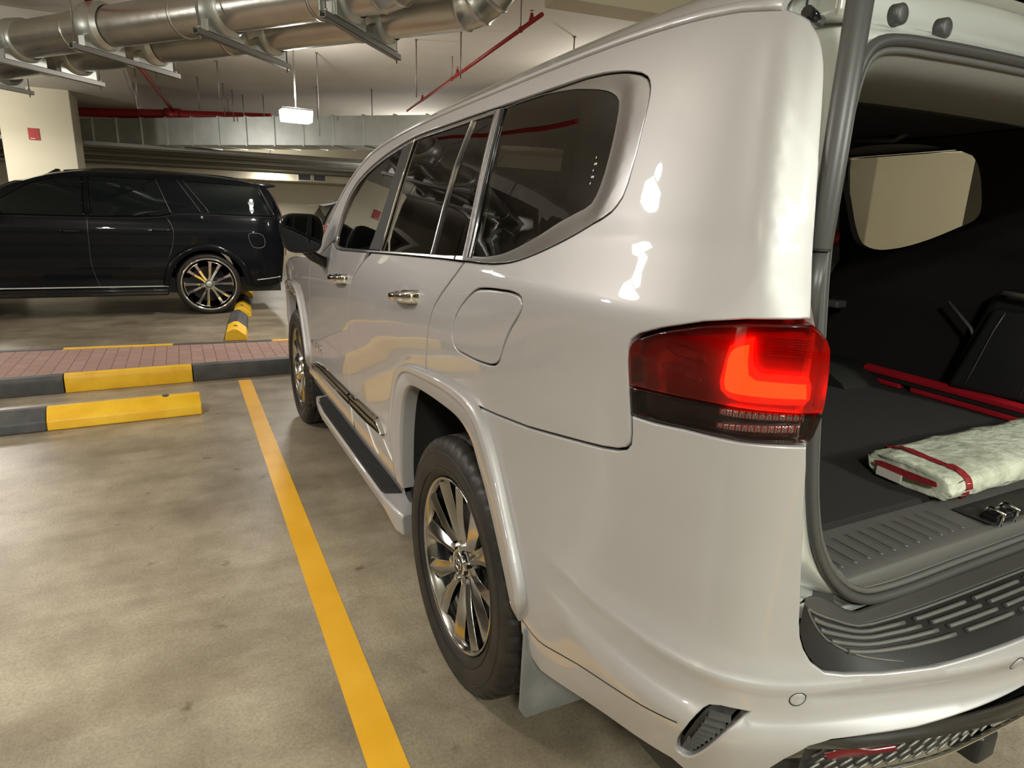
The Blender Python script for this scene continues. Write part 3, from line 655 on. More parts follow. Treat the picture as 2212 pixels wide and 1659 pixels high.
FLARE = [((-.548, .47), (-.474, .46)), ((-.585, .62), (-.472, .60)), ((-.588, .72), (-.468, .70)), ((-.565, .80), (-.452, .78)), ((-.525, .875), (-.42, .838)), ((-.465, .925), (-.37, .876)), ((-.38, .954), (-.31, .893)), ((-.22, .973), (-.18, .902)),
         ((-.03, .987), (-.03, .904)), ((.09, .987), (.06, .901)), ((.175, .976), (.12, .888)), ((.235, .947), (.172, .862)), ((.285, .895), (.215, .815)), ((.335, .828), (.265, .762)), ((.38, .762), (.315, .702)), ((.434, .688), (.362, .642)), ((.472, .63), (.40, .588)), ((.492, .585), (.432, .535)), ((.490, .552), (.45, .512)), ((.468, .502), (.464, .498))]

def body():
    car = root('suv', 'silver SUV with open tailgate and lit red tail lamp, filling the right of the picture', 'car')
    # ---- body side shell: quarter panel, cant rail and windscreen pillar
    dlo = smooth_poly(DLO_LOW_R, .02, False)+smooth_poly(DLO_TOP, .03, False)
    side = CGAP[:-1]+[(.045, 1.3235)]+dlo+[(-1.66, 1.255), (-2.0, 1.175)]+smooth_poly(ROOFLINE, .04, False)+smooth_poly(REAR_EDGE, .015, False)+TL_TOP+TL_FRONT+BUMP_LINE+ARCH_UP
    # the door's sail corner belongs to the front door, so the pillar stops on a sloped line
    i = side.index((-1.66, 1.255)); side[i:i+2] = [(-1.64, 1.30), (-1.97, 1.19)]
    panel('quarter_panel', side, 'paint', car, holes=[FUEL], res=.024, sides=BOTH)
    panel('fuel_flap', FUEL, 'paint', car, dd=.0004, res=.024, gap=.0016, sides=BOTH)
    # dark seam shadow behind the gaps
    # ---- doors
    rd = CGAP+[(-.146, 1.317), (-.458, 1.306), (-.90, 1.289)]+[p for p in smooth_poly(BGAP, .03, False)][2:]+[(-1.20, .455), (-.9, .445), (-.60, .45), (-.50, .47), (-.474, .50), (-.472, .60), (-.468, .70), (-.452, .78), (-.42, .838), (-.37, .876), (-.31, .893)]
    rdo = panel('rear_door', rd[::-1], 'paint', car, sides=BOTH)
    fd = [(-1.60, 1.285), (-1.55, 1.270), (-1.42, 1.268), (-.986, 1.2855)]+[p for p in smooth_poly(BGAP, .03, False)][2:]+[(-1.24, .455), (-1.7, .45), (-2.17, .46)]+smooth_poly(AGAP, .04, False)[::-1][1:]+[(-2.0, 1.19), (-1.97, 1.185), (-1.64, 1.30)]
    fdo = panel('front_door', fd[::-1], 'paint', car, sides=BOTH)
    fa = [(p[0]-2.85, p[1]) for _, p in FLARE]
    fe = [(-2.20, .455)]+AGAP[::-1]+[(-2.05, 1.20), (-2.30, 1.175), (-2.7, 1.155), (-3.1, 1.10), (-3.35, 1.04), (-3.50, .98), (-3.55, .90), (-3.55, .55), (-3.50, .42), (-3.33, .42)]+fa[1:-1]+[(-2.39, .455)]
    panel('fender', fe, 'paint', car, sides=BOTH)
    # ---- wheel arch flares and liners
    def flare(sh, name, part=(0, 99)):
        pr = [(0, .000), (.02, .009), (.05, .016), (.09, .0205), (.15, .022), (.33, .0215), (.37, .0205), (.395, .0175), (.42, .0158), (.46, .0153), (.95, .0125), (1., .011), (1.01, -.004), (1.0, -.045)]
        A = smooth_poly([a for a, b in FLARE], .03, False); B = smooth_poly([b for a, b in FLARE], .03, False)
        def resamp(Q, n):
            L = [0]
            for a, b in zip(Q, Q[1:]): L.append(L[-1]+math.hypot(b[0]-a[0], b[1]-a[1]))
            return L
        N = 90
        def at(Q, t):
            # parametrise by control index so that the pairs stay opposite
            x = t*(len(FLARE)-1); i = min(int(x), len(FLARE)-2); f = x-i
            g = lambda k: Q[min(max(k, 0), len(Q)-1)]
            p0, p1, p2, p3 = g(i-1), g(i), g(i+1), g(i+2)
            return tuple(.5*((2*p1[j])+(-p0[j]+p2[j])*f+(2*p0[j]-5*p1[j]+4*p2[j]-p3[j])*f*f+(-p0[j]+3*p1[j]-3*p2[j]+p3[j])*f**3) for j in (0, 1))
        QA = [a for a, b in FLARE]; QB = [b for a, b in FLARE]
        ts = [k/N for k in range(N+1) if part[0] <= k/N <= part[1]]
        for sd in BOTH:
            loops = []
            for f, d in pr:
                l = []
                for t in ts:
                    a, b = at(QA, t), at(QB, t); s = a[0]+(b[0]-a[0])*f+sh; z = a[1]+(b[1]-a[1])*f
                    e = min(1, min(t, 1-t)*9+.25)
                    v = P(s, z, d*e if d > 0 else d); l.append((v[0]*(-sd), v[1], v[2]))
                loops.append(l)
            m = MB(); m.loft(loops, closed=False); m.build(name, 'paint', car)
    for sh in (0, -2.85):
        flare(sh, 'wheel_arch_flare')
        for sd in BOTH:
            m = MB(); arch = [(b[0]+sh, b[1]) for a, b in FLARE]; arch = [(arch[0][0]-.0, .36)]+arch+[(arch[-1][0]+.02, .36)]
            arch = dens(arch, .03, False)
            l = []
            for xx, k in ((.922, 1.028), (.905, 1.03), (.60, 1.06), (.50, 1.06)):
                l.append([(sd*min(xx, abs(P(s, z)[0])-.03), -sh+(-s+sh)*k, .40+(z-.40)*k) for s, z in arch])
            m.loft(l, closed=False)
            c = l[-1]; m.add(c+[(sd*.5, (c[0][1]+c[-1][1])/2, .5)], [(i, i+1, len(c)) for i in range(len(c)-1)], 0, True)
            m.build('wheel_arch_liner', 'plastic', car)
    # ---- rear bumper
    bl = [(1.109, 1.137), (1.115, 1.10), (1.122, 1.036), (1.131, .97), (1.139, .917), (1.149, .839), (1.155, .81), (1.163, .79), (1.178, .767), (1.200, .751), (1.235, .745), (1.30, .742), (1.40, .742), (1.52, .752), (1.60, .757), (1.72, .76), (1.93, .76),
          (1.97, .76), (1.97, .650), (1.75, .655), (1.619, .655), (1.457, .645), (1.365, .638), (1.28, .636), (1.215, .632), (1.18, .622), (1.15, .590), (1.125, .548), (1.10, .50), (1.06, .478)]
    low = [(1.0, .478), (.955, .497), (.879, .486), (.79, .472), (.705, .453), (.62, .43), (.55, .412), (.50, .425), (.465, .47)]
    rear_arch = [(.464, .500), (.45, .513), (.432, .536), (.40, .588), (.362, .642), (.315, .702), (.265, .762), (.215, .815), (.172, .862)]
    bump = [(.19, .962), (.30, .972), (.463, .991), (.642, 1.021), (.742, 1.038), (.785, 1.048), (.806, 1.057), (.816, 1.070), (.817, 1.09), (.814, 1.122), (.863, 1.123), (.925, 1.129), (1.02, 1.131), (1.067, 1.1345)]+bl+low+rear_arch
    VENT = smooth_poly([(1.022, .664), (1.078, .671), (1.052, .640), (1.008, .560), (.990, .538), (.974, .536), (.972, .552), (.990, .608), (1.006, .645)], .015, True, corners=(1,))
    rb = panel('rear_bumper', bump, 'paint', car, fn=PB, holes=[VENT], res=.0125, sides=BOTH, one=True, gap=.002)[0]
    for sd in BOTH:
        panel('bumper_vent', VENT, 'plastic', rb, fn=PB, dd=-.014, gap=.0, rim=False, sides=(sd,))
        for k in range(9):
            t = k/8.6; z = .553+.102*t; s0 = .980+.038*t+(.006 if t > .3 else 0); s1 = 1.0+.062*t
            m = MB(); L = []
            for s in (s0, (s0+s1)/2, s1):
                a = PB(s, z, -.003-(s-s0)*.06); b = PB(s, z+.002, -.013); c = PB(s, z+.006, -.013)
                L.append([(v[0]*(-sd), v[1], v[2]) for v in (a, b, c)])
            m.loft(L, closed=True, cap=True, smooth=False); m.build('vent_slat', 'gplastic2', rb)
    for sd in BOTH:
        for s, z in ((1.157, .704), (1.585, .712)):
            m = MB(); n = 24
            for r0, d0, mi in ((.0125, .0012, 0), (.0148, -.0015, 1)):
                pass
            pts = [[(lambda v: (v[0]*(-sd), v[1], v[2]))(PB(s+r*math.cos(2*math.pi*k/n), z+r*math.sin(2*math.pi*k/n), d)) for k in range(n)] for r, d in ((.0002, .0016), (.010, .0016), (.0122, .001), (.0125, .0002))]
            m.loft(pts); m.build('parking_sensor', 'paint', rb)
            m = MB(); pts = [[(lambda v: (v[0]*(-sd), v[1], v[2]))(PB(s+r*math.cos(2*math.pi*k/n), z+r*math.sin(2*math.pi*k/n), d)) for k in range(n)] for r, d in ((.0125, .0003), (.0145, .0004))]
            m.loft(pts); m.build('sensor_ring', 'black_metal', rb)
        # painted seam of the lower bumper skirt
        for ln in ([(.475, .508), (.552, .503), (.64, .528), (.725, .556), (.848, .588), (.975, .615)],):
            m = MB(); pp = smooth_poly(ln, .02, False); m.tube([(lambda v: (v[0]*(-sd), v[1], v[2]))(PB(a, b, -.0012)) for a, b in pp], .0022, 6); m.build('bumper_seam', 'black_metal', rb)
    return car, rdo, fdo, rb
FUEL = smooth_poly([(.209, 1.269), (.300, 1.276), (.395, 1.278), (.424, 1.272), (.432, 1.256), (.418, 1.236), (.375, 1.192), (.344, 1.147), (.326, 1.115), (.300, 1.099), (.235, 1.089), (.124, 1.087), (.062, 1.092), (.036, 1.110), (.036, 1.156), (.068, 1.199), (.135, 1.247), (.175, 1.264)], .012)
CAR, RDOOR, FDOOR, RBUMP = body()
# ------------------------------------------------------------------ silver SUV: glazing, lamp, wheels, trim, opening
def mx(v, sd): return (v[0]*(-sd), v[1], v[2])     # sd = -1 keeps the left side, +1 mirrors
def glazing():
    dlo = smooth_poly(DLO_LOW_R, .02, False)+smooth_poly(DLO_TOP, .03, False)+smooth_poly(DLO_BOT, .03, False)
    QG = smooth_poly([(.058, 1.709), (.15, 1.714), (.256, 1.7135), (.34, 1.709), (.410, 1.703), (.47, 1.694), (.516, 1.686), (.565, 1.672), (.592, 1.655), (.602, 1.62), (.606, 1.557), (.601, 1.505), (.586, 1.473), (.545, 1.457), (.481, 1.436), (.42, 1.412), (.357, 1.389), (.30, 1.371), (.243, 1.357), (.145, 1.344), (.064, 1.340)], .02, True, corners=(0, 20))
    top = [(p[0], p[1]-.013) for p in smooth_poly(DLO_TOP, .03, False) if p[0] < .012]
    FG = [(.012, 1.338), (.012, 1.703)]+top[:-3]+[(-1.583, 1.325), (-1.572, 1.296), (-1.545, 1.284), (-1.42, 1.280), (-.986, 1.296), (-.458, 1.317), (-.146, 1.329)]
    q = np.array(QG); qs = np.roll(q, -1, 0); qd = qs-q; ql = (qd**2).sum(1)
    def dd(s, z):
        if s < -.05: return -.006
        w = np.array((s, z))-q; t = np.clip((w*qd).sum(1)/ql, 0, 1); d = np.sqrt(((w-t[:, None]*qd)**2).sum(1)).min()
        a = sst(.0, .055, d); return -.003-.007*(1-a)
    panel('window_trim', dlo, 'window_trim', CAR, dd=dd, holes=[FG, QG], res=.018, gap=.001, edge=.002)
    SH = -.24
    QG2 = [(p[0]+SH*(1-sst(.07, .40, p[0])), p[1]) for p in QG]; FG2 = [(p[0] if p[0] < -.3 else -.3+(p[0]+.3)*.28, p[1]+(.0 if p[1] > 1.5 else .004)) for p in FG]
    panel('window_trim', dlo, 'window_trim', CAR, dd=-.014, holes=[FG2, QG2], res=.03, gap=.001, edge=.002, sides=(1,))
    for k, sd in enumerate(BOTH):
        h = SH if sd > 0 else 0
        qg = panel('quarter_window', QG2 if h else QG, 'glass_dark', CAR, dd=-.0115, gap=-.004, rim=False, sides=(sd,), res=.05)[0]
        panel('side_window', [(.012+h, 1.338), (.012+h, 1.703)]+[(-.13+h, 1.702), (-.238+h, 1.327), (-.146+h, 1.329)], 'glass_dark', CAR, dd=-.012, gap=-.006, rim=False, sides=(sd,), res=.05)
        panel('side_window', [(-.143+h, 1.702), (-.40, 1.697), (-.63, 1.69), (-.72, 1.476), (-.79, 1.301), (-.458, 1.317), (-.252+h, 1.326), (-.20+h, 1.572)], 'glass_dark', CAR, dd=-.012, gap=-.006, rim=False, sides=(sd,), res=.05)
        f = [p for p in top[:-3] if p[0] < -.76]
        panel('front_window', [(-.76, 1.68)]+f+[(-1.583, 1.325), (-1.572, 1.296), (-1.545, 1.284), (-1.42, 1.280), (-.96, 1.297), (-.82, 1.49)], 'glass', CAR, dd=-.012, gap=-.006, rim=False, sides=(sd,), res=.05)
        # pillars between the panes
        panel('centre_pillar_trim', [(-.652, 1.693), (-.72, 1.50), (-.805, 1.303), (-.975, 1.297), (-.85, 1.49), (-.775, 1.683)], 'plastic', CAR, dd=-.005, gap=0, sides=(sd,), res=.04)
        panel('pillar_chrome_strip', [(-.648, 1.697), (-.656, 1.699), (-.732, 1.50), (-.812, 1.301), (-.802, 1.301), (-.72, 1.50)], 'chrome', CAR, dd=-.0035, gap=0, sides=(sd,), res=.04, edge=.0015)
        panel('window_divider', [(a_+h, b_) for a_, b_ in [(-.147, 1.706), (-.155, 1.706), (-.212, 1.572), (-.264, 1.324), (-.256, 1.324), (-.204, 1.572)]], 'window_trim', CAR, dd=-.005, gap=0, sides=(sd,), res=.04, edge=.0015)
        for a, b, mt, d in ((.008, .017, 'pillar_trim', -.003), (.018, .034, 'black_gloss', -.007), (.035, .042, 'pillar_trim', -.004), (.043, .062, 'black_gloss', -.007)):
            panel('rear_pillar_strip', [(a+h, 1.334), (b+h, 1.334), (b+h, 1.712), (a+h, 1.712)], mt, CAR, dd=d, gap=0, sides=(sd,), res=.06, edge=.0015)
        # etched mark on the quarter glass
    for k in range(5):
        z = 1.555-.012*k
        panel('glass_etching', [(.560, z), (.560+.012+.006*(k % 2), z), (.560+.012+.006*(k % 2), z+.004), (.560, z+.004)], 'reflector', CAR, dd=-.0105, gap=0, rim=False, res=.05)
    # roof drip moulding along the roofline
    for sd in BOTH:
        m = MB(); L = []
        rl = smooth_poly(ROOFLINE, .06, False)[4:]
        for s, z in rl:
            c, n = base(s); L.append([mx(P(s, z-.006, .001), sd), mx(P(s, z+.002, .007), sd), mx(P(s, z+.011, .002), sd), mx(P(s, z+.012, -.012), sd), mx(P(s, z-.004, -.012), sd)])
        m.loft(L, closed=True, cap=True); m.build('roof_moulding', 'paint', CAR)
    # roof
    rl = smooth_poly(ROOFLINE, .06, False); rl = [p for p in rl if p[0] > -1.3]
    L = []
    for s, z in rl:
        e = P(s, z+.006, -.012); row = []
        us = [0, .1, .25, .4, .55, .68, .78, .86, .91, .945, .97, .985, 1.]
        for u in [-x for x in reversed(us)]+us[1:]:
            t = abs(u); yr = e[1]+(.03*(1-t*t) if s > .8 else 0)-(.0 if s > -1.2 else 0)
            bow = .10*(1-t*t) if s < -1.0 else 0
            row.append((e[0]*-u if True else 0, yr+bow*min(1, (-1.0-s)/.25 if s < -1 else 0), e[2]+.012*min(1, (1-t)*25)+(.115+.02*sst(-1.2, -.2, s))*(1-t**4.2)))
        L.append(row)
    m = MB(); m.loft(L, closed=False); m.build('roof', 'paint', CAR)
    # windscreen, bonnet, nose
    wl = [p for p in smooth_poly(ROOFLINE, .05, False) if p[0] < -1.26]
    L = []
    for s, z in wl:
        e = P(s, z, -.02); row = []
        for i in range(17):
            u = -1+i/8; row.append((e[0]*-u, e[1]+.20*(1-u*u), e[2]+.03*(1-u*u)))
        L.append(row)
    m = MB(); m.loft(L, closed=False); m.build('windscreen', 'glass', CAR)
    top = [(-2.05, 1.20), (-2.30, 1.175), (-2.7, 1.155), (-3.1, 1.10), (-3.35, 1.04), (-3.50, .98)]
    L = []
    for s, z in smooth_poly(top, .08, False):
        e = P(s, z, -.006); L.append([(e[0]*-u, e[1]+.10*(1-u*u), e[2]+.055*(1-abs(u)**3)) for u in [-1+i/8 for i in range(17)]])
    m = MB(); m.loft(L, closed=False); m.build('bonnet', 'paint', CAR)
    L = []
    for z, o in ((1.0, -.03), (.97, .0), (.85, .02), (.72, .03), (.60, .05), (.45, .03), (.36, -.04)):
        e = P(-3.52, z); L.append([(e[0]*-u*(1-.0*abs(u)), e[1]+.22*(1-abs(u)**2.2)+o, z) for u in [-1+i/10 for i in range(21)]])
    m = MB(); m.loft(L, closed=False); m.build('front_bumper', 'paint', CAR)
    m = MB(); m.box(-.42, .42, 3.60, 3.70, .66, .97); g = m.build('grille', 'chrome', CAR, bevel=.03)
    for k in range(5):
        m = MB(); m.box(-.38, .38, 3.695, 3.708, .69+.053*k, .715+.053*k); m.build('grille_bar', 'black_gloss', g)
    for sd in BOTH:
        m = MB(); m.box(min(sd*.50, sd*.80), max(sd*.50, sd*.80), 3.46, 3.60, .80, .95); m.build('headlamp', 'clear_lens', CAR, bevel=.03)
    # floor pan and sills so that nothing shows through below
    m = MB(); m.box(-.86, .86, -1.0, 3.4, .40, .52); m.build('underbody', 'plastic', CAR)
glazing()

def tail_lamp():
    TL = [(.805, 1.222), (.806, 1.236), (.811, 1.247), (.822, 1.256), (.870, 1.2755), (.942, 1.2955), (1.003, 1.3065), (1.071, 1.3125), (1.090, 1.3125), (1.100, 1.304), (1.112, 1.291), (1.117, 1.279), (1.120, 1.254), (1.122, 1.224), (1.123, 1.197), (1.122, 1.178), (1.116, 1.152), (1.110, 1.1395), (1.067, 1.136), (1.024, 1.132), (.977, 1.131), (.925, 1.130), (.863, 1.125), (.817, 1.122)]
    div = [(1.122, 1.186), (1.107, 1.184), (1.033, 1.1815), (.966, 1.180), (.880, 1.176), (.811, 1.172)]
    up = TL[:15]+div; lo = [div[-1]]+div[:-1][::-1]+TL[15:]
    for sd in BOTH:
        on = sd < 0
        hs = panel('tail_lamp', TL, 'lamp_dark', CAR, dd=-.030, gap=-.002, sides=(sd,), res=.02, depth=.03)[0]
        hs['label'] = 'lit red tail lamp wrapping the rear corner' if on else 'tail lamp on the far rear corner'
        a = panel('red_lens', up, 'red_lens', hs, dd=.003, gap=.0008, sides=(sd,), res=.02, depth=.034, edge=.004)
        b = panel('clear_lens', lo, 'clear_lens', hs, dd=.003, gap=.0008, sides=(sd,), res=.02, depth=.034, edge=.004)
        panel('lower_housing', lo, 'lamp_black', hs, dd=-.020, gap=0, rim=False, sides=(sd,), res=.03)
        Lo = [(1.0135, 1.284), (.996, 1.279), (.980, 1.268), (.976, 1.250), (.970, 1.213), (.973, 1.199), (.986, 1.190), (1.004, 1.187), (1.046, 1.189), (1.101, 1.192), (1.108, 1.202), (1.107, 1.221), (1.101, 1.234), (1.054, 1.2335), (1.030, 1.2325), (1.0175, 1.242), (1.0145, 1.262)]
        Li = [(1.0085, 1.272), (.996, 1.268), (.987, 1.261), (.983, 1.250), (.980, 1.215), (.983, 1.204), (.990, 1.201), (1.004, 1.200), (1.046, 1.2015), (1.099, 1.204), (1.096, 1.222), (1.054, 1.2215), (1.024, 1.221), (1.012, 1.229), (1.0085, 1.25)]
        panel('lamp_light_guide', Lo, 'glow2' if on else 'red_reflector', hs, dd=-.014, gap=0, sides=(sd,), res=.012, depth=.012, holes=[Li])
        panel('lamp_glow_panel', Li, 'glow' if on else 'red_reflector', hs, dd=-.011, gap=-.002, sides=(sd,), res=.012, depth=.01)
        for st, z0, z1 in (([(.975, 1.1735), (1.103, 1.1805)], 1.161, 1.168), ([(.972, 1.149), (1.098, 1.164)], 1.139, 1.149)):
            q = [st[0], st[1], (st[1][0]-.004, z1), (st[0][0]+.03, z0), (st[0][0], z0-.001)]
            r = panel('reflector_strip', q, 'reflector', hs, dd=-.012, gap=0, sides=(sd,), res=.02, depth=.008)[0]
            n = 26
            for k in range(n):
                f = (k+.5)/n; s = st[0][0]+(st[1][0]-st[0][0])*f; zt = st[0][1]+(st[1][1]-st[0][1])*f; zb = z0+(z1-z0)*f
                m = MB(); m.tube([mx(P(s, zb, -.0115), sd), mx(P(s, zt, -.0115), sd)], .0011, 5); m.build('reflector_rib', 'reflector' if k % 2 else 'lamp_dark', r)
        for cs, cz in ((.912, 1.249), (.908, 1.216)):
            m = MB(); pts = []
            for k in range(28):
                t = 2*math.pi*k/28; c = math.cos(t); pts.append(mx(P(cs+.036*math.copysign(abs(c)**.8, c), cz-.10*.036*c*0+.0085*math.sin(t)-.006*c, -.006), sd))
            m.tube(pts, .0012, 6, closed=True); m.build('side_marker_ring', 'red_reflector', hs)
        m = MB()
        for k in range(9):
            m.tube([mx(P(1.035, 1.292-.0035*k, -.012), sd), mx(P(1.100, 1.292-.0035*k, -.012), sd)], .0009, 5)
        m.build('upper_light_fins', 'red_reflector', hs)
tail_lamp()

def wheels():
    def wheel(cx, cy, sd):
        # tyre: axial profile, outboard negative (left side)
        H = .1325; prof = [(-.095, .268), (-.112, .275), (-.124, .295), (-.131, .325), (-.1315, .345), (-.126, .368), (-.119, .382), (-.112, .390), (-.104, .3945), (-.082, .397), (-.078, .397), (-.076, .390), (-.070, .390), (-.068, .3985), (-.030, .3995), (-.028, .392), (-.021, .392), (-.019, .3997), (.019, .3997), (.021, .392), (.028, .392), (.030, .3995), (.068, .3985), (.070, .390), (.076, .390), (.078, .397), (.104, .3945), (.119, .382), (.131, .34), (.124, .295), (.10, .268)]
        N = 336
        def fn(j, k, x, r):
            if 6 <= j <= 10 and k % 7 in (0, 1): r -= .0065 if j > 6 else .003
            if 13 <= j <= 14 and k % 8 in (0, 1): r -= .006
            if 17 <= j <= 18 and k % 8 in (4, 5): r -= .006
            return x*(-sd), r
        t = MB(); t.lathe(prof, N, org=(cx, cy, .398), fn=fn)
        for rr in (.300, .352):
            t.lathe([(-.1315+(.005 if rr < .33 else .001), rr-.003), (-.1345+(.005 if rr < .33 else .002), rr), (-.1315+(.005 if rr < .33 else .002), rr+.003)], 96, org=(cx, cy, .398), fn=lambda j, k, x, r: (x*(-sd), r))
        ty = t.build('wheel', 'rubber', CAR, fixn=True)
        def X(x): return cx+x*(-sd)
        # rim: lip, barrel
        r = MB(); r.lathe([(-.096, .262), (-.104, .270), (-.114, .2715), (-.1165, .268), (-.112, .263), (-.095, .255), (-.06, .250), (.02, .244), (.09, .250), (.09, .262)], 96, org=(cx, cy, .398), fn=lambda j, k, x, r_: (x*(-sd), r_))
        rim = r.build('rim', 'dchrome', ty)
        d = MB(); d.lathe([(-.03, .0), (-.03, .17), (-.005, .17), (-.005, 0)], 60, org=(cx, cy, .398), fn=lambda j, k, x, r_: (x*(-sd), r_)); d.build('brake_disc', 'steel_dark', ty)
        d = MB(); d.lathe([(.03, .0), (.03, .247)], 48, org=(cx, cy, .398), fn=lambda j, k, x, r_: (x*(-sd), r_)); d.build('brake_backplate', 'black_metal', ty)
        a0, a1 = math.radians(150), math.radians(215)
        c = MB(); L = []
        for i in range(9):
            a = a0+(a1-a0)*i/8; L.append([(X(x), cy+rr*math.cos(a), .398+rr*math.sin(a)) for x, rr in ((-.055, .125), (-.055, .19), (.02, .19), (.02, .125))])
        c.loft(L, cap=True, smooth=False); c.build('brake_caliper', 'black_metal', ty)
        # spokes: six pairs of ridged blades
        for p in range(6):
            for q in (-1, 1):
                S = MB(); L = []
                for i, (rr, w, xr, dep) in enumerate(((.045, .018, -.080, .03), (.080, .016, -.088, .035), (.12, .015, -.095, .036), (.16, .018, -.100, .034), (.20, .022, -.104, .030), (.235, .026, -.107, .024), (.257, .030, -.108, .02))):
                    ang = math.radians(60*p+14)+q*math.radians(9.5+5.0*(rr-.045)/.21*(1 if rr > .1 else .6))
                    e = Vector((0, math.cos(ang), math.sin(ang))); n = Vector((0, -math.sin(ang), math.cos(ang)))*q; o = Vector((0, cy, .398))+e*rr
                    w *= 1.3; L.append([Vector((X(xr+.016), 0, 0))+o-n*w, Vector((X(xr+.002), 0, 0))+o-n*w*.2, Vector((X(xr-.003), 0, 0))+o+n*w*.25, Vector((X(xr+.010), 0, 0))+o+n*w, Vector((X(xr+dep), 0, 0))+o+n*w*.7, Vector((X(xr+dep), 0, 0))+o-n*w*.7])
                S.loft(L, cap=True, smooth=False); S.build('spoke', 'dchrome', ty, bevel=.0015)
        h = MB(); h.lathe([(-.05, .075), (-.078, .072), (-.086, .062), (-.088, .045), (-.084, .040), (-.05, .04)], 48, org=(cx, cy, .398), fn=lambda j, k, x, r_: (x*(-sd), r_)); h.build('hub', 'dchrome', ty)
        h = MB(); h.lathe([(-.07, .040), (-.096, .039), (-.099, .036), (-.0985, .0)], 40, org=(cx, cy, .398), fn=lambda j, k, x, r_: (x*(-sd), r_)); cap = h.build('centre_cap', 'black_gloss', ty)
        h = MB(); h.lathe([(-.096, .0355), (-.1005, .0375), (-.100, .040), (-.095, .0405)], 40, org=(cx, cy, .398), fn=lambda j, k, x, r_: (x*(-sd), r_)); h.build('cap_ring', 'chrome', ty)
        # emblem of three ellipses
        for (ry, rz, oz) in ((.026, .017, 0), (.0085, .0165, 0), (.017, .007, .0095)):
            h = MB(); h.tube([(X(-.1000), cy+ry*math.cos(2*math.pi*k/32), .398+oz+rz*math.sin(2*math.pi*k/32)) for k in range(32)], .0014, 6, closed=True); h.build('cap_emblem', 'chrome', ty)
        for k in range(6):
            a = math.radians(60*k+44)
            h = MB(); yy, zz = cy+.0575*math.cos(a), .398+.0575*math.sin(a)
            h.lathe([(-.07, .0), (-.07, .0125), (-.098, .0125), (-.104, .009), (-.106, 0)], 6, org=(cx, yy, zz), fn=lambda j, k_, x, r_: (x*(-sd), r_), smooth=False); h.build('lug_nut', 'chrome', ty)
        return ty
    w1 = wheel(-.832, 0, -1)
    for cx, cy, sd in ((-.832, 2.85, -1), (.832, 0, 1), (.832, 2.85, 1)): wheel(cx, cy, sd)
wheels()

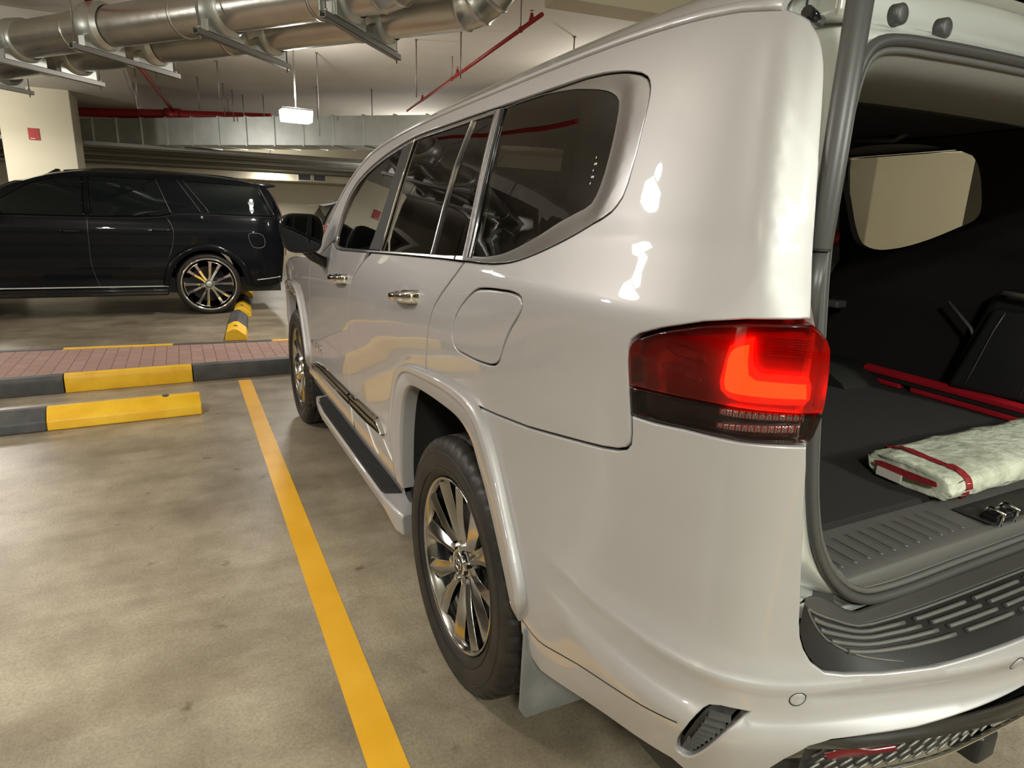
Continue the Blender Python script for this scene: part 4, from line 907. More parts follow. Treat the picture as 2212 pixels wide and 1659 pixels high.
def side_kit():
    for sd in BOTH:
        X = lambda x: x*(-sd)
        # running board
        st = MB(); L = []
        ys = [2.10, 2.08, 2.0, 1.8, .70, .62, .575]
        for y in ys:
            e = sst(2.12, 1.9, y) if y > 1.8 else 1; ou = -.975-.028*e if y > .7 else -1.003; inn = -.86
            L.append([(X(inn), y, .385), (X(ou+.006), y, .385), (X(ou), y, .375), (X(ou+.004), y, .335), (X(ou+.03), y, .32), (X(inn), y, .33)])
        L.append([(X(-.86), .50, .385), (X(-.985), .47, .385), (X(-.993), .465, .375), (X(-.99), .47, .30), (X(-.97), .48, .285), (X(-.86), .50, .30)])
        L.append([(X(-.86), .44, .375), (X(-.97), .43, .372), (X(-.975), .43, .36), (X(-.97), .43, .29), (X(-.95), .44, .28), (X(-.86), .45, .30)])
        st.loft(L, cap=True, smooth=False); b = st.build('running_board', 'paint', CAR, bevel=.008, seg=3)
        t = MB(); o = []
        prof = [(-.875, .60), (-.875, 2.02), (-.90, 2.055), (-.94, 2.06), (-.968, 2.03), (-.985, 1.9), (-.994, 1.75), (-.994, .64), (-.985, .615), (-.93, .595)]
        t.prism([(X(x), y) for x, y in prof], 'z', .383, .3905); tr = t.build('step_tread', 'plastic', b, bevel=.002)
        for i in range(8):
            x = -.888-.0135*i; t = MB(); t.box(min(X(x), X(x-.005)), max(X(x), X(x-.005)), .66, 1.95, .3895, .3935); t.build('tread_rib', 'plastic', tr, bevel=.001)
        # sill between the doors and the board
        s_ = MB(); s_.loft([[mx(P(s, z, d), sd) for s, z, d in [(u, .47, -.010), (u, .42, -.012), (u, .35, -.03), (u, .33, -.08)]] for u in (-2.38, -1.6, -.9, -.50)], closed=False); s_.build('sill_cover', 'paint', CAR)
        # side moulding: black insert with a chrome upper edge
        for a, b_ in ((-2.235, -1.262), (-1.235, -.70)):
            q = []; N = 24; L = []; L2 = []
            for i in range(N+1):
                s = a+(b_-a)*i/N
                zu = interp([(-2.24, .560), (-2.03, .606), (-1.6, .617), (-1.2, .625), (-1.1, .632), (-.85, .640), (-.78, .640), (-.70, .600)], s)
                zl = interp([(-2.24, .545), (-2.2, .530), (-2.0, .548), (-1.26, .565), (-.95, .572), (-.86, .579), (-.76, .585), (-.70, .592)], s)
                zm = zl+(zu-zl)*.74
                L.append([mx(P(s, zl, .001), sd), mx(P(s, zl, .009), sd), mx(P(s, zm, .012), sd), mx(P(s, zm, .0)[:3], sd)])
                L2.append([mx(P(s, zm, .001), sd), mx(P(s, zm, .014), sd), mx(P(s, zm+(zu-zm)*.5, .017), sd), mx(P(s, zu-.004, .011), sd), mx(P(s, zu, .001), sd)])
            par = (FDOOR if a < -2 else RDOOR)[0 if sd < 0 else 1]
            m = MB(); m.loft(L, closed=False, cap=False); mo = m.build('side_moulding', 'black_gloss', par)
            m = MB(); m.loft(L2, closed=False); m.build('moulding_chrome_edge', 'chrome' if 1 else '', par)
        for pts in ([(-.995, .575), (-.95, .556), (-.895, .525), (-.85, .50), (-.793, .484)], [(-.705, .575), (-.66, .555), (-.58, .527), (-.50, .503)], [(-1.248, .56), (-1.235, .52), (-1.225, .47)]):
            m = MB(); m.tube([mx(P(a, b, .001), sd) for a, b in smooth_poly(pts, .03, False)], .0026, 6); m.build('door_edge_highlight', 'edge_highlight', RDOOR[0 if sd < 0 else 1])  # thin white tubes painting the highlights on the lower door edges
        # door handles
        for k, (s0, s1, z0, z1) in enumerate(((-.51, -.265, 1.170, 1.192), (-1.50, -1.215, 1.137, 1.155))):
            par = (RDOOR, FDOOR)[k][0 if sd < 0 else 1]
            dsh = MB(); L = []
            sc, zc = s0+(s1-s0)*.42, (z0+z1)/2-.004
            for r, d in ((1.0, .0006), (.85, .0012)):
                L.append([mx(P(sc+.062*r*math.cos(t), zc+.036*r*math.sin(t), d), sd) for t in [2*math.pi*i/28 for i in range(28)]])
            L.append([mx(P(sc, zc, .0008), sd)]*28); dsh.loft(L)
            dsh.build('handle_recess', 'chrome' if 0 else 'paint', par)
            m = MB(); L = []
            for i in range(13):
                f = i/12; s = s0+(s1-s0)*f; z = z0+(z1-z0)*f; o = .052*math.sin(math.pi*min(max((f-.02)/.96, 0), 1))**.45; hh = .017 if f < .7 else .021
                L.append([mx(P(s, z-hh, o-.010), sd), mx(P(s, z-hh*.6, o), sd), mx(P(s, z+hh*.4, o+.001), sd), mx(P(s, z+hh, o-.008), sd), mx(P(s, z+hh*.5, o-.016), sd), mx(P(s, z-hh*.6, o-.016), sd)])
            m.loft(L, cap=True); m.build('door_handle', 'chrome', par)
        # mirror
        m = MB(); cx, cy, cz = -1.118, 1.66, 1.335
        L = []
        for dy, sx, sz, oz in ((-.045, .096, .088, 0), (-.030, .102, .094, 0), (.02, .100, .092, 0), (.08, .085, .078, -.004), (.125, .055, .05, -.01), (.14, .015, .015, -.01)):
            row = []
            for i in range(32):
                t = 2*math.pi*i/32; c, s_ = math.cos(t), math.sin(t)
                row.append((X(cx+.035+sx*math.copysign(abs(c)**.55, c)*(.92 if s_ < 0 else 1.)), cy+dy, cz+oz+sz*math.copysign(abs(s_)**.6, s_)))
            L.append(row)
        m.loft(L, cap=True); mr = m.build('wing_mirror', 'black_gloss', CAR)
        m = MB(); row = []
        for sc_, dy in ((.88, -.048), (.86, -.040)):
            row.append([(X(cx+.035+.096*sc_*math.copysign(abs(math.cos(t))**.55, math.cos(t))*(.92 if math.sin(t) < 0 else 1)), cy+dy, cz+.088*sc_*math.copysign(abs(math.sin(t))**.6, math.sin(t))) for t in [2*math.pi*i/32 for i in range(32)]])
        m.loft(row, cap=True); m.build('mirror_glass', 'mirror', mr)
        m = MB(); m.loft([[(X(x+dx), y, z) for x, y, z in ((-1.06+o, 1.62, 1.26), (-1.06+o, 1.70, 1.26))] for o, dx in ((0, 0),)]) if 0 else None
        m = MB(); m.tube([(X(-1.065), 1.69, 1.265), (X(-1.03), 1.69, 1.225), (X(-.985), 1.70, 1.200), (X(-.955), 1.71, 1.185)], [.030, .026, .026, .034], 12); m.build('mirror_arm', 'black_gloss', mr)
        # mud flap behind the rear wheel
        m = MB(); poly = [(-.968, .50), (-.972, .275), (-.955, .243), (-.79, .238), (-.745, .26), (-.735, .34), (-.83, .40), (-.90, .50)]
        m.prism([(X(x), z) for x, z in poly], 'y', -.50, -.492); m.build('mud_flap', 'grey_mat', CAR, bevel=.003)
        m = MB(); m.prism([(X(x), z) for x, z in [(-.955, .46), (-.96, .25), (-.76, .25), (-.76, .42)]], 'y', 2.33, 2.34); m.build('mud_flap', 'plastic', CAR, bevel=.003)
    # door badge
    BS, BZ0 = -2.22, .668
    cu = bpy.data.curves.new('badge_text', 'FONT'); cu.body = 'GXR'; cu.size = .062; cu.extrude = .004; cu.space_character = 1.15
    to = bpy.data.objects.new('badge_tmp', cu); COL.objects.link(to); bpy.context.view_layer.update()
    dg = bpy.context.evaluated_depsgraph_get(); me = bpy.data.meshes.new_from_object(to.evaluated_get(dg)); bpy.data.objects.remove(to)
    for v in me.vertices:
        s = BS+v.co.x*2.1; p = P(s, BZ0+v.co.y, .006+v.co.z); v.co = p
    me.materials.clear(); me.materials.append(M['chrome']); bo_ = bpy.data.objects.new('door_badge', me); COL.objects.link(bo_); bo_.parent = FDOOR[0]
M['mirror'] = mat('dark_reflection_mirror_glass', (.05, .055, .06), .01, 1.)  # dark reflection put into the mirror's base colour
side_kit()
# ------------------------------------------------------------------ silver SUV: tailgate opening, load bay, tailgate, bumper step
OPEN = [(0, .806), (-.30, .805), (-.545, .806), (-.60, .813), (-.652, .837), (-.690, .869), (-.718, .905), (-.738, .945), (-.750, .993), (-.757, 1.049), (-.760, 1.12), (-.761, 1.289), (-.759, 1.40), (-.745, 1.52), (-.722, 1.62), (-.706, 1.668), (-.688, 1.694), (-.662, 1.710), (-.628, 1.718), (-.517, 1.725), (-.252, 1.732), (0, 1.734)]
def OP(x, z, dy=0.): return (x, -1.138+.11*z+dy, z)
def opening():
    half = smooth_poly(OPEN, .02, False)
    loop = half+[(-x, z) for x, z in half[::-1][1:-1]]
    # outer boundary of the painted frame, matched point by point
    O = []
    def outer(i, x, z):
        f = i/(len(half)-1)
        return f
    out = [(0, -1.040, .784), (-.35, -1.040, .784), (-.62, -1.042, .786), (-.74, -1.046, .806)]
    for z in (.86, .92, .98, 1.04, 1.10, 1.16, 1.24, 1.30): v = P(1.104, z, -.012); out.append((v[0], v[1]+.006, v[2]))
    for s, z in ((1.079, 1.38), (1.077, 1.46), (1.073, 1.56), (1.068, 1.63), (1.055, 1.672), (1.035, 1.698), (1.005, 1.716), (.955, 1.735)): v = P(s, z, -.012); out.append(v)
    out += [(-.76, -.895, 1.80), (-.62, -.885, 1.825), (-.40, -.875, 1.855), (-.2, -.87, 1.865), (0, -.868, 1.868)]
    # resample the outer polyline on the inner one by nearest fraction of length within matched spans
    marks_o = [0, 3, 11, 19, 24]; 
    marks_i = [0]
    def idx(pred): return min(range(len(half)), key=pred)
    marks_i += [idx(lambda i: math.hypot(half[i][0]+.69, half[i][1]-.869)), idx(lambda i: math.hypot(half[i][0]+.761, half[i][1]-1.30)), idx(lambda i: math.hypot(half[i][0]+.675, half[i][1]-1.703)), len(half)-1]
    ro = []
    for k in range(4):
        seg = [Vector(p) for p in out[marks_o[k]:marks_o[k+1]+1]]; n = marks_i[k+1]-marks_i[k]
        L = [0]
        for a, b in zip(seg, seg[1:]): L.append(L[-1]+(b-a).length)
        for j in range(n):
            t = L[-1]*j/n; q = max(i for i in range(len(L)-1) if L[i] <= t+1e-9); f = (t-L[q])/(L[q+1]-L[q]); ro.append(tuple(seg[q].lerp(seg[q+1], f)))
    ro.append(out[-1])
    full_o = ro+[(-p[0], p[1], p[2]) for p in ro[::-1][1:-1]]
    inn = [OP(x, z) for x, z in loop]
    R_ = []
    for f, dy in ((0, 0.), (.04, .030), (.30, .050), (.55, .048), (.70, .020), (.84, .004), (1., 0), (1.01, .05)):
        R_.append([(o[0]+(i[0]-o[0])*f, o[1]+(i[1]-o[1])*f+dy*(min(1, math.dist(o, i)/.06) if f < .9 else 1), o[2]+(i[2]-o[2])*f) for o, i in zip(full_o, inn)])
    m = MB(); m.loft(R_); fr = m.build('tailgate_frame', 'jamb', CAR)
    # rubber seal: double lip
    m = MB(); m.tube([OP(x, z, -.006) for x, z in loop], .0095, 8, closed=True); se = m.build('door_seal', 'seal', CAR)
    cx, cz = 0, 1.27
    def shr(d): 
        q = offset(ccw(loop), -d); return q
    m = MB(); m.tube([OP(x, z, -.002) for x, z in shr(.014)], .006, 8, closed=True); m.build('seal_lip', 'gplastic', se)
    # inner trim frame
    def shl(d, dy): return [OP(x, z-.030*(d/.06)*(1-sst(.85, .95, z)), dy) for x, z in shr(d)]
    m = MB(); m.loft([shl(.018, 0), shl(.030, .006), shl(.046, .03), shl(.056, .10), shl(.06, .16)])
    m.build('opening_trim', 'ltrim', CAR)
    # header details on the painted frame: rubber bungs, hinge pads, bolts
    for (x, y, z, r) in ((-.588, -.905, 1.765, .0), (-.462, -.900, 1.765, .0), (.588, -.905, 1.765, 0), (.462, -.9, 1.765, 0)):
        m = MB(); m.lathe([(-.004, 0), (-.004, .010), (-.002, .0155), (.012, .0165)], 24, org=(x, y-.026, z), ax='y'); m.build('rubber_bung', 'seal', fr)
    for sx in (-1, 1):
        m = MB(); m.loft([[(sx*(.70+a), -.93+b, z) for a, b in ((-.045, 0), (.03, 0), (.03, .06), (-.045, .06))] for z in (1.745, 1.80)], cap=True, smooth=False); h = m.build('hinge_pad', 'jamb', fr, bevel=.008)
        m = MB(); m.tube([(sx*.70, -.94, 1.775), (sx*.70, -.928, 1.775)], .011, 6); m.build('hinge_bolt', 'steel_flat', h)
        m = MB(); m.tube([(sx*.80, -.935, 1.735), (sx*.765, -.93, 1.728)], .009, 10); m.build('buffer_stop', 'black_gloss', fr)
    # ---- load bay
    m = MB(); m.box(-.78, .78, -.905, 1.2, .80, .872); m.build('load_floor', 'carpet', CAR, bevel=.004)
    m = MB(); pr = [(-.903, .858), (-.93, .856), (-1.015, .852), (-1.032, .846), (-1.040, .832), (-1.040, .80), (-.903, .80)]
    m.prism(pr, 'x', -.665, .665); sp = m.build('sill_plate', 'gplastic', CAR, bevel=.003)
    for sx in (-1, 1):
        for k in range(11):
            x = -.612+.0375*k
            m = MB(); a = sx*x; b = sx*(x-.004)
            m.add([(a-.0013, -.934, .8595), (a+.0013, -.934, .8595), (a+.0013, -1.006, .8570), (a-.0013, -1.006, .8570)], [(0, 3, 2, 1)]); m.build('sill_groove', 'black_metal', sp, fixn=False)
            m = MB(); m.lathe([(0, .003), (.0012, 0)], 8, org=(a, -1.010, .856), ax='z'); m.build('sill_dot', 'steel_flat', sp)
    m = MB(); m.box(-.17, .12, -1.03, -.95, .8565, .8585); m.build('latch_recess', 'plastic', sp, bevel=.004)
    m = MB(); m.box(-.155, -.085, -1.034, -.998, .852, .876); la = m.build('latch', 'black_gloss', CAR, bevel=.006)
    for x in (-.148, -.094):
        m = MB(); m.tube([(x, -1.034, .852), (x, -1.038, .880), (x, -1.01, .886), (x, -.994, .86)], .0035, 8); m.build('latch_striker', 'chrome', la)
    # side trims with the window opening, both sides
    RW = smooth_poly([(-.176, 1.70), (-.165, 1.735), (-.13, 1.748), (0, 1.751), (.129, 1.741), (.239, 1.718), (.322, 1.690), (.345, 1.65), (.358, 1.58), (.361, 1.51), (.343, 1.482), (.293, 1.457), (.160, 1.398), (.055, 1.369), (-.039, 1.364), (-.089, 1.383), (-.115, 1.430), (-.146, 1.556)], .03)
    tr = [(-1.2, .86), (.90, .86), (.93, 1.10), (.94, 1.66), (.90, 1.755), (-.4, 1.755), (-1.2, 1.70)]
    zs = lambda s, z: -.075-.075*(1-sst(1.18, 1.36, z))-.05*sst(.2, .9, s)
    ts = panel('side_trim', tr, 'sidetrim', CAR, dd=zs, holes=[RW], res=.045, gap=0, rim=True, sides=BOTH, depth=-.03)
    # belt line, pocket and handle of the far side trim
    for sx in (1,):
        par = ts[1]
        m = MB(); m.tube([(.70, .09, 1.795), (.685, .06, 1.765), (.685, -.10, 1.752), (.70, -.135, 1.775)], .011, 10); m.build('grab_handle', 'gplastic', par)
        m = MB(); m.tube([(.745, -.36, 1.205), (.735, -.45, 1.13), (.725, -.52, 1.02)], .006, 8); m.build('trim_edge', 'gplastic', par)
        m = MB(); m.box(.70, .76, .03, .10, 1.13, 1.16); m.build('belt_guide', 'gplastic', par, bevel=.008)
        m = MB(); m.lathe([(-.014, 0), (-.014, .028), (.0, .032)], 24, org=(.762, .143, 1.402), ax='x'); m.build('release_knob', 'red_plastic', par)
        # light grey pillar cover left of the window
        m = MB(); m.loft([[(.80, .245, 1.66), (.805, .185, 1.66)], [(.80, .225, 1.5), (.79, .145, 1.45)], [(.79, .21, 1.36), (.765, .10, 1.32)], [(.77, .22, 1.22), (.75, .15, 1.2)]], closed=False); m.build('pillar_cover', 'ltrim', par)
    # headliner
    L = []
    for y in (-.80, -.5, 0, .5, 1.1): L.append([(x, y, 1.755+.055*(1-(x/.80)**2)-(.05 if y > .9 else 0)) for x in [-.80+.16*i for i in range(11)]])
    m = MB(); m.loft(L, closed=False); m.build('headliner', 'headliner', CAR)
    m = MB(); m.loft([[OP(x, z, .155) for x, z in [(-.63, 1.66), (0, 1.672), (.63, 1.66)]], [(-.66, -.78, 1.70), (0, -.78, 1.735), (.66, -.78, 1.70)], [(-.75, -.70, 1.755), (0, -.70, 1.80), (.75, -.70, 1.755)]], closed=False); m.build('header_trim', 'headliner', CAR)
    # third row seat folded against the far side
    def cushion(name, x0, x1, y0, y1, z0, z1, par, r=.035, mt='leather'):
        m = MB(); m.box(x0, x1, y0, y1, z0, z1); return m.build(name, mt, par, bevel=r, seg=5)
    def slab(name, x0, x1, ya, yb, z0, z1, sl, par, r):
        m = MB(); m.loft([[(x0, ya, z0), (x1, ya, z0), (x1, yb, z0), (x0, yb, z0)], [(x0+.01, ya-sl, z1), (x1, ya-sl, z1), (x1, yb-sl*.3, z1), (x0+.01, yb-sl*.3, z1)]], cap=True, smooth=False); return m.build(name, 'leather', par, bevel=r, seg=5)
    st = slab('folded_seat', .705, .80, -.40, -.88, .895, 1.27, .10, CAR, .035)
    slab('folded_seat_cushion', .672, .72, -.44, -.84, .93, 1.21, .085, st, .022)
    for y in (-.50, -.66):
        m = MB(); m.tube([(.671, y, .95), (.670, y-.015, 1.0), (.672, y-.05, 1.14), (.676, y-.07, 1.20)], .0018, 6); m.build('seat_stitching', 'gplastic', st)
    m = MB(); m.tube([(.70, -.55, 1.255), (.665, -.56, 1.262), (.665, -.68, 1.25), (.70, -.69, 1.24)], .008, 8); m.build('seat_strap_bar', 'gplastic', st)
    # rows of seats ahead of the load bay
    for (x0, x1, y0, nm) in ((-.66, -.06, .62, 'rear_seat'), (.06, .66, .62, 'rear_seat'), (-.62, -.14, 1.62, 'front_seat'), (.14, .62, 1.62, 'front_seat')):
        s = cushion(nm, x0, x1, y0, y0+.48, .62, .86, CAR, .05)
        m = MB(); m.loft([[(x0, y0+.02, .80), (x1, y0+.02, .80), (x1, y0+.16, .80), (x0, y0+.16, .80)], [(x0+.02, y0-.12, 1.33), (x1-.02, y0-.12, 1.33), (x1-.02, y0-.02, 1.33), (x0+.02, y0-.02, 1.33)]], cap=True, smooth=False)
        m.build('seat_back', 'leather', s, bevel=.04, seg=4)
        xm = (x0+x1)/2; cushion('head_rest', xm-.13, xm+.13, y0-.16, y0-.07, 1.37, 1.55, s, .035)
        for dx in (-.05, .05):
            m = MB(); m.tube([(xm+dx, y0-.09, 1.31), (xm+dx, y0-.11, 1.39)], .006, 6); m.build('head_rest_post', 'chrome', s)
    m = MB(); m.prism([(2.02, .62), (2.02, 1.10), (2.10, 1.17), (2.45, 1.16), (2.5, .62)], 'x', -.76, .76); m.build('dashboard', 'plastic', CAR, bevel=.03)
    m = MB(); m.tube([(-.38+.18*math.cos(2*math.pi*k/28), 1.98+.07*math.sin(2*math.pi*k/28), 1.10+.165*math.sin(2*math.pi*k/28)) for k in range(28)], .014, 8, closed=True); m.build('steering_wheel', 'leather', CAR)
    # ---- bumper top: plain plastic band, then the ribbed step pad
    out_c = []
    for s in [1.1497, 1.153, 1.157, 1.163, 1.172, 1.186, 1.205, 1.235]+[1.27+.055*i for i in range(13)]:
        z = interp([(1.149, .83), (1.155, .81), (1.163, .79), (1.178, .767), (1.200, .751), (1.235, .745), (1.30, .742), (1.40, .742), (1.52, .752), (1.60, .757), (1.72, .76), (1.93, .76)], s)
        out_c.append(Vector(PB(s, z, -.004)))
    def sect(t, v):
        i = min(int(t), len(out_c)-2); f = t-i; o = out_c[i].lerp(out_c[i+1], f)
        x = o.x*1.0
        a = Vector((x, -1.060, .800))
        a.x = min(0, o.x*.97-.0)
        return o, a
    def pad(v, t, up=0.):
        o, a = sect(t, v)
        # plan: from the frame (v = 0) to the painted rim (v = 1), slightly crowned
        z0 = .799+.064*sst(.62, .76, -a.x)
        p = a.lerp(o, v); p.z = z0+(o.z-z0)*(v**.9)+.008*math.sin(math.pi*v)+up
        return p
    NT = len(out_c)-1
    L = []
    for v in [.27, .30, .34, .40, .5, .6, .7, .8, .9, .96, 1.0]:
        row = [pad(v, t*NT/60) for t in range(61)]
        L.append([tuple(p) for p in row]+[(-p.x, p.y, p.z) for p in row[::-1][1:]])
    m = MB(); m.loft(L, closed=False); bp = m.build('bumper_step_pad', 'padblack', CAR)
    L = []
    for v in [0, 0, .06, .12, .2, .24, .262, .27]:
        row = [pad(v, t*NT/60, .0025 if v < .265 else -.002) for t in range(61)]
        if not L: row = [p+Vector((0, .012, -.02)) for p in row]
        L.append([tuple(p) for p in row]+[(-p.x, p.y, p.z) for p in row[::-1][1:]])
    m = MB(); m.loft(L, closed=False); m.build('bumper_top_trim', 'gplastic2', bp)
    def line(v0, v1, t0, t1, up, r, name, mt='plastic', n=16):
        for sx in (1, -1):
            m = MB(); m.tube([(lambda p: (p.x*sx, p.y, p.z))(pad(v0+(v1-v0)*i/n, t0+(t1-t0)*i/n, up)) for i in range(n+1)], r, 6); m.build(name, mt, bp)
    line(.30, .30, 2.5, NT, .002, .0028, 'pad_border', 'gplastic', 30)
    line(.30, .92, 2.5, 9.4, .001, .0022, 'pad_border', 'gplastic')
    for k, v in enumerate((.42, .53, .64, .75)):
        t = 4.2+k*1.05; seg = [(t, 10.2+k*.5), (10.7+k*.5, 13.1+k*.45), (13.6+k*.45, 16.2+k*.4), (16.7+k*.4, NT)]
        for a, b in seg:
            if b-a > .3: line(v, v, a, min(b, NT), .003, .0042, 'pad_rib', 'gplastic')
    # ---- dark valance, chromed mesh insert and fog reflector
    for sx in (1, -1):
        pass
    def VL(s, z, d):
        p = PB(s, z, d); return p
    L = []
    S_ = [1.10, 1.13, 1.16, 1.20, 1.26]+[1.32+.08*i for i in range(8)]+[1.94]
    for z, d in ((.640, -.012), (.615, -.006), (.600, -.016), (.590, -.030), (.568, -.045), (.552, -.062), (.53, -.075), (.48, -.078), (.43, -.08), (.40, -.13)):
        row = [PB(s, z-.03*(1-sst(1.05, 1.4, s)), d-.05*(1-sst(1.1, 1.24, s))*(1 if z < .63 else 0)) for s in S_]; L.append([tuple(p) for p in row]+[(-p[0], p[1], p[2]) for p in row[::-1]])
    m = MB(); m.loft(L, closed=False); va = m.build('lower_valance', 'black_gloss', CAR)
    def rowat(f, s0, s1, n=24, d=0.):   # f: 0 = upper chrome line, 1 = lower chrome line
        out = []
        for i in range(n+1):
            s = s0+(s1-s0)*i/n; zt = interp([(1.2, .510), (1.35, .532), (1.46, .530), (1.62, .535), (1.94, .55)], s); zb = interp([(1.2, .45), (1.35, .452), (1.46, .448), (1.62, .445), (1.94, .445)], s)
            z = zt+(zb-zt)*f; dd = -.058+.020*f+d; out.append(PB(s, z, dd))
        return out
    for f, s0 in ((0., 1.30), (1.0, 1.28)):
        r_ = rowat(f, s0, 1.945, 30, .010); r_ = r_+[(-p[0], p[1], p[2]) for p in r_[::-1]]
        m = MB(); m.tube(r_, .0045, 8); m.build('valance_chrome_line', 'chrome', va)
    # mesh panel of slanted cells
    m = MB(); a = rowat(.0, 1.26, 1.945, 30, -.006); b = rowat(1., 1.26, 1.945, 30, -.006); m.loft([a+[(-p[0], p[1], p[2]) for p in a[::-1]], b+[(-p[0], p[1], p[2]) for p in b[::-1]]], closed=False); me = m.build('mesh_backing', 'black_metal', va)
    for sx in (1, -1):
        for r in range(4):
            q = rowat(.12+.25*r, 1.27, 1.94, 60, .001)
            m = MB()
            for i in range(0, 58, 3):
                j = i+(1 if r % 2 else 0); a = q[j]; b = q[j+2]; u = Vector((0, 0, .006))
                m.tube([Vector(mx(a, -1 if sx > 0 else 1))-u, Vector(mx(b, -1 if sx > 0 else 1))+u], .0026, 5)
            m.build('mesh_row', 'steel_dark', me)
    for sx in (1, -1):
        m = MB(); L = []
        for i in range(13):
            s = 1.255+.14*i/12; h = .004+.007*math.sin(math.pi*min(1, (i+1)/9)); z = interp([(1.17, .552), (1.30, .548), (1.43, .548)], s); d = -.030
            L.append([(p[0]*sx, p[1], p[2]) for p in (PB(s, z-h, d), PB(s, z, d+.010), PB(s, z+h, d))])
        m.loft(L, closed=False); m.build('fog_reflector', 'dark_red', va)
    m = MB(); m.box(-.23, -.16, -1.13, -1.06, .36, .43); m.build('tow_bracket', 'black_metal', CAR, bevel=.012)
    m = MB(); m.box(-.70, .70, -.90, -.55, .40, .52); m.build('rear_underbody', 'plastic', CAR)
    # exhaust
    # ---- raised tailgate: hinged at the roof's rear edge, leaning up and back over the camera
    hinge = Vector((0, -.885, 1.90)); ang = math.radians(17)
    ca, sa = math.cos(ang), math.sin(ang)
    def TG(x, u, n=0.):   # u along the leaf away from the hinge, n towards the outside (up)
        return (x, hinge.y-u*ca+n*-sa*0, hinge.z+u*sa+n)
    def leaf(name, pts, mt, n0, n1, par, bev=.006):
        m = MB(); p = [(x, u) for x, u in pts]; lo = [TG(x, u, n0) for x, u in p]; hi = [TG(x, u, n1) for x, u in p]; k = len(p)
        m.add(lo+hi, [tuple(range(k))[::-1], tuple(range(k, 2*k))]+[(i, (i+1) % k, k+(i+1) % k, k+i) for i in range(k)]); return m.build(name, mt, par, bevel=bev)
    tg = leaf('tailgate', [(-.74, .03), (.74, .03), (.84, .30), (.85, .75), (.80, 1.02), (-.80, 1.02), (-.85, .75), (-.84, .30)], 'jamb', .0, .05, CAR, .01)
    leaf('tailgate_window', [(-.62, .13), (.62, .13), (.68, .60), (-.68, .60)], 'black_glass', -.006, -.002, tg, 0)
    leaf('tailgate_trim', [(-.74, .62), (.74, .62), (.74, .96), (-.74, .96)], 'plastic', -.04, -.003, tg, .012)
    leaf('tailgate_trim', [(-.50, .045), (.50, .045), (.56, .125), (-.56, .125)], 'plastic', -.03, -.003, tg, .01)
    leaf('roof_spoiler', [(-.70, -.06), (.70, -.06), (.74, .22), (-.74, .22)], 'paint', .05, .09, tg, .015)
    for sx in (-1, 1):
        m = MB(); m.loft([[(sx*.70, -.93, 1.77), (sx*.66, -.93, 1.77), (sx*.66, -.90, 1.80), (sx*.70, -.90, 1.80)], [(sx*.70, -.96, 1.86), (sx*.66, -.96, 1.86), (sx*.66, -.92, 1.90), (sx*.70, -.92, 1.90)], [(sx*.70, -1.08, 1.955), (sx*.66, -1.08, 1.955), (sx*.66, -1.06, 1.975), (sx*.70, -1.06, 1.975)]], cap=True, smooth=False); m.build('tailgate_hinge', 'jamb', tg, bevel=.004)
        # powered strut: outer tube on top, inner tube at the foot
        A = Vector((.803*sx, -1.014, 1.300)); B = Vector((.789*sx, -1.013, 1.965)); d = (B-A).normalized(); J = A+(B-A)*.165; 
        A0 = Vector((-.779, -1.005, 1.285)); 
        m = MB(); m.tube([J, J+d*.004, B], [.0155, .0165, .0178], 24); s = m.build('tailgate_strut', 'strut', CAR)
        m = MB(); m.tube([A, J], .0115, 20); m.build('strut_rod', 'strut', s)
        m = MB(); m.tube([J-d*.002, J], .0152, 24); m.build('strut_collar', 'black_metal', s)
        m = MB(); m.tube([A-d*.03, A+d*.01], .009, 12); m.tube([A-d*.02, Vector((.79*sx, -.985, 1.235))], .007, 8); m.build('strut_ball_joint', 'black_metal', s)
opening()

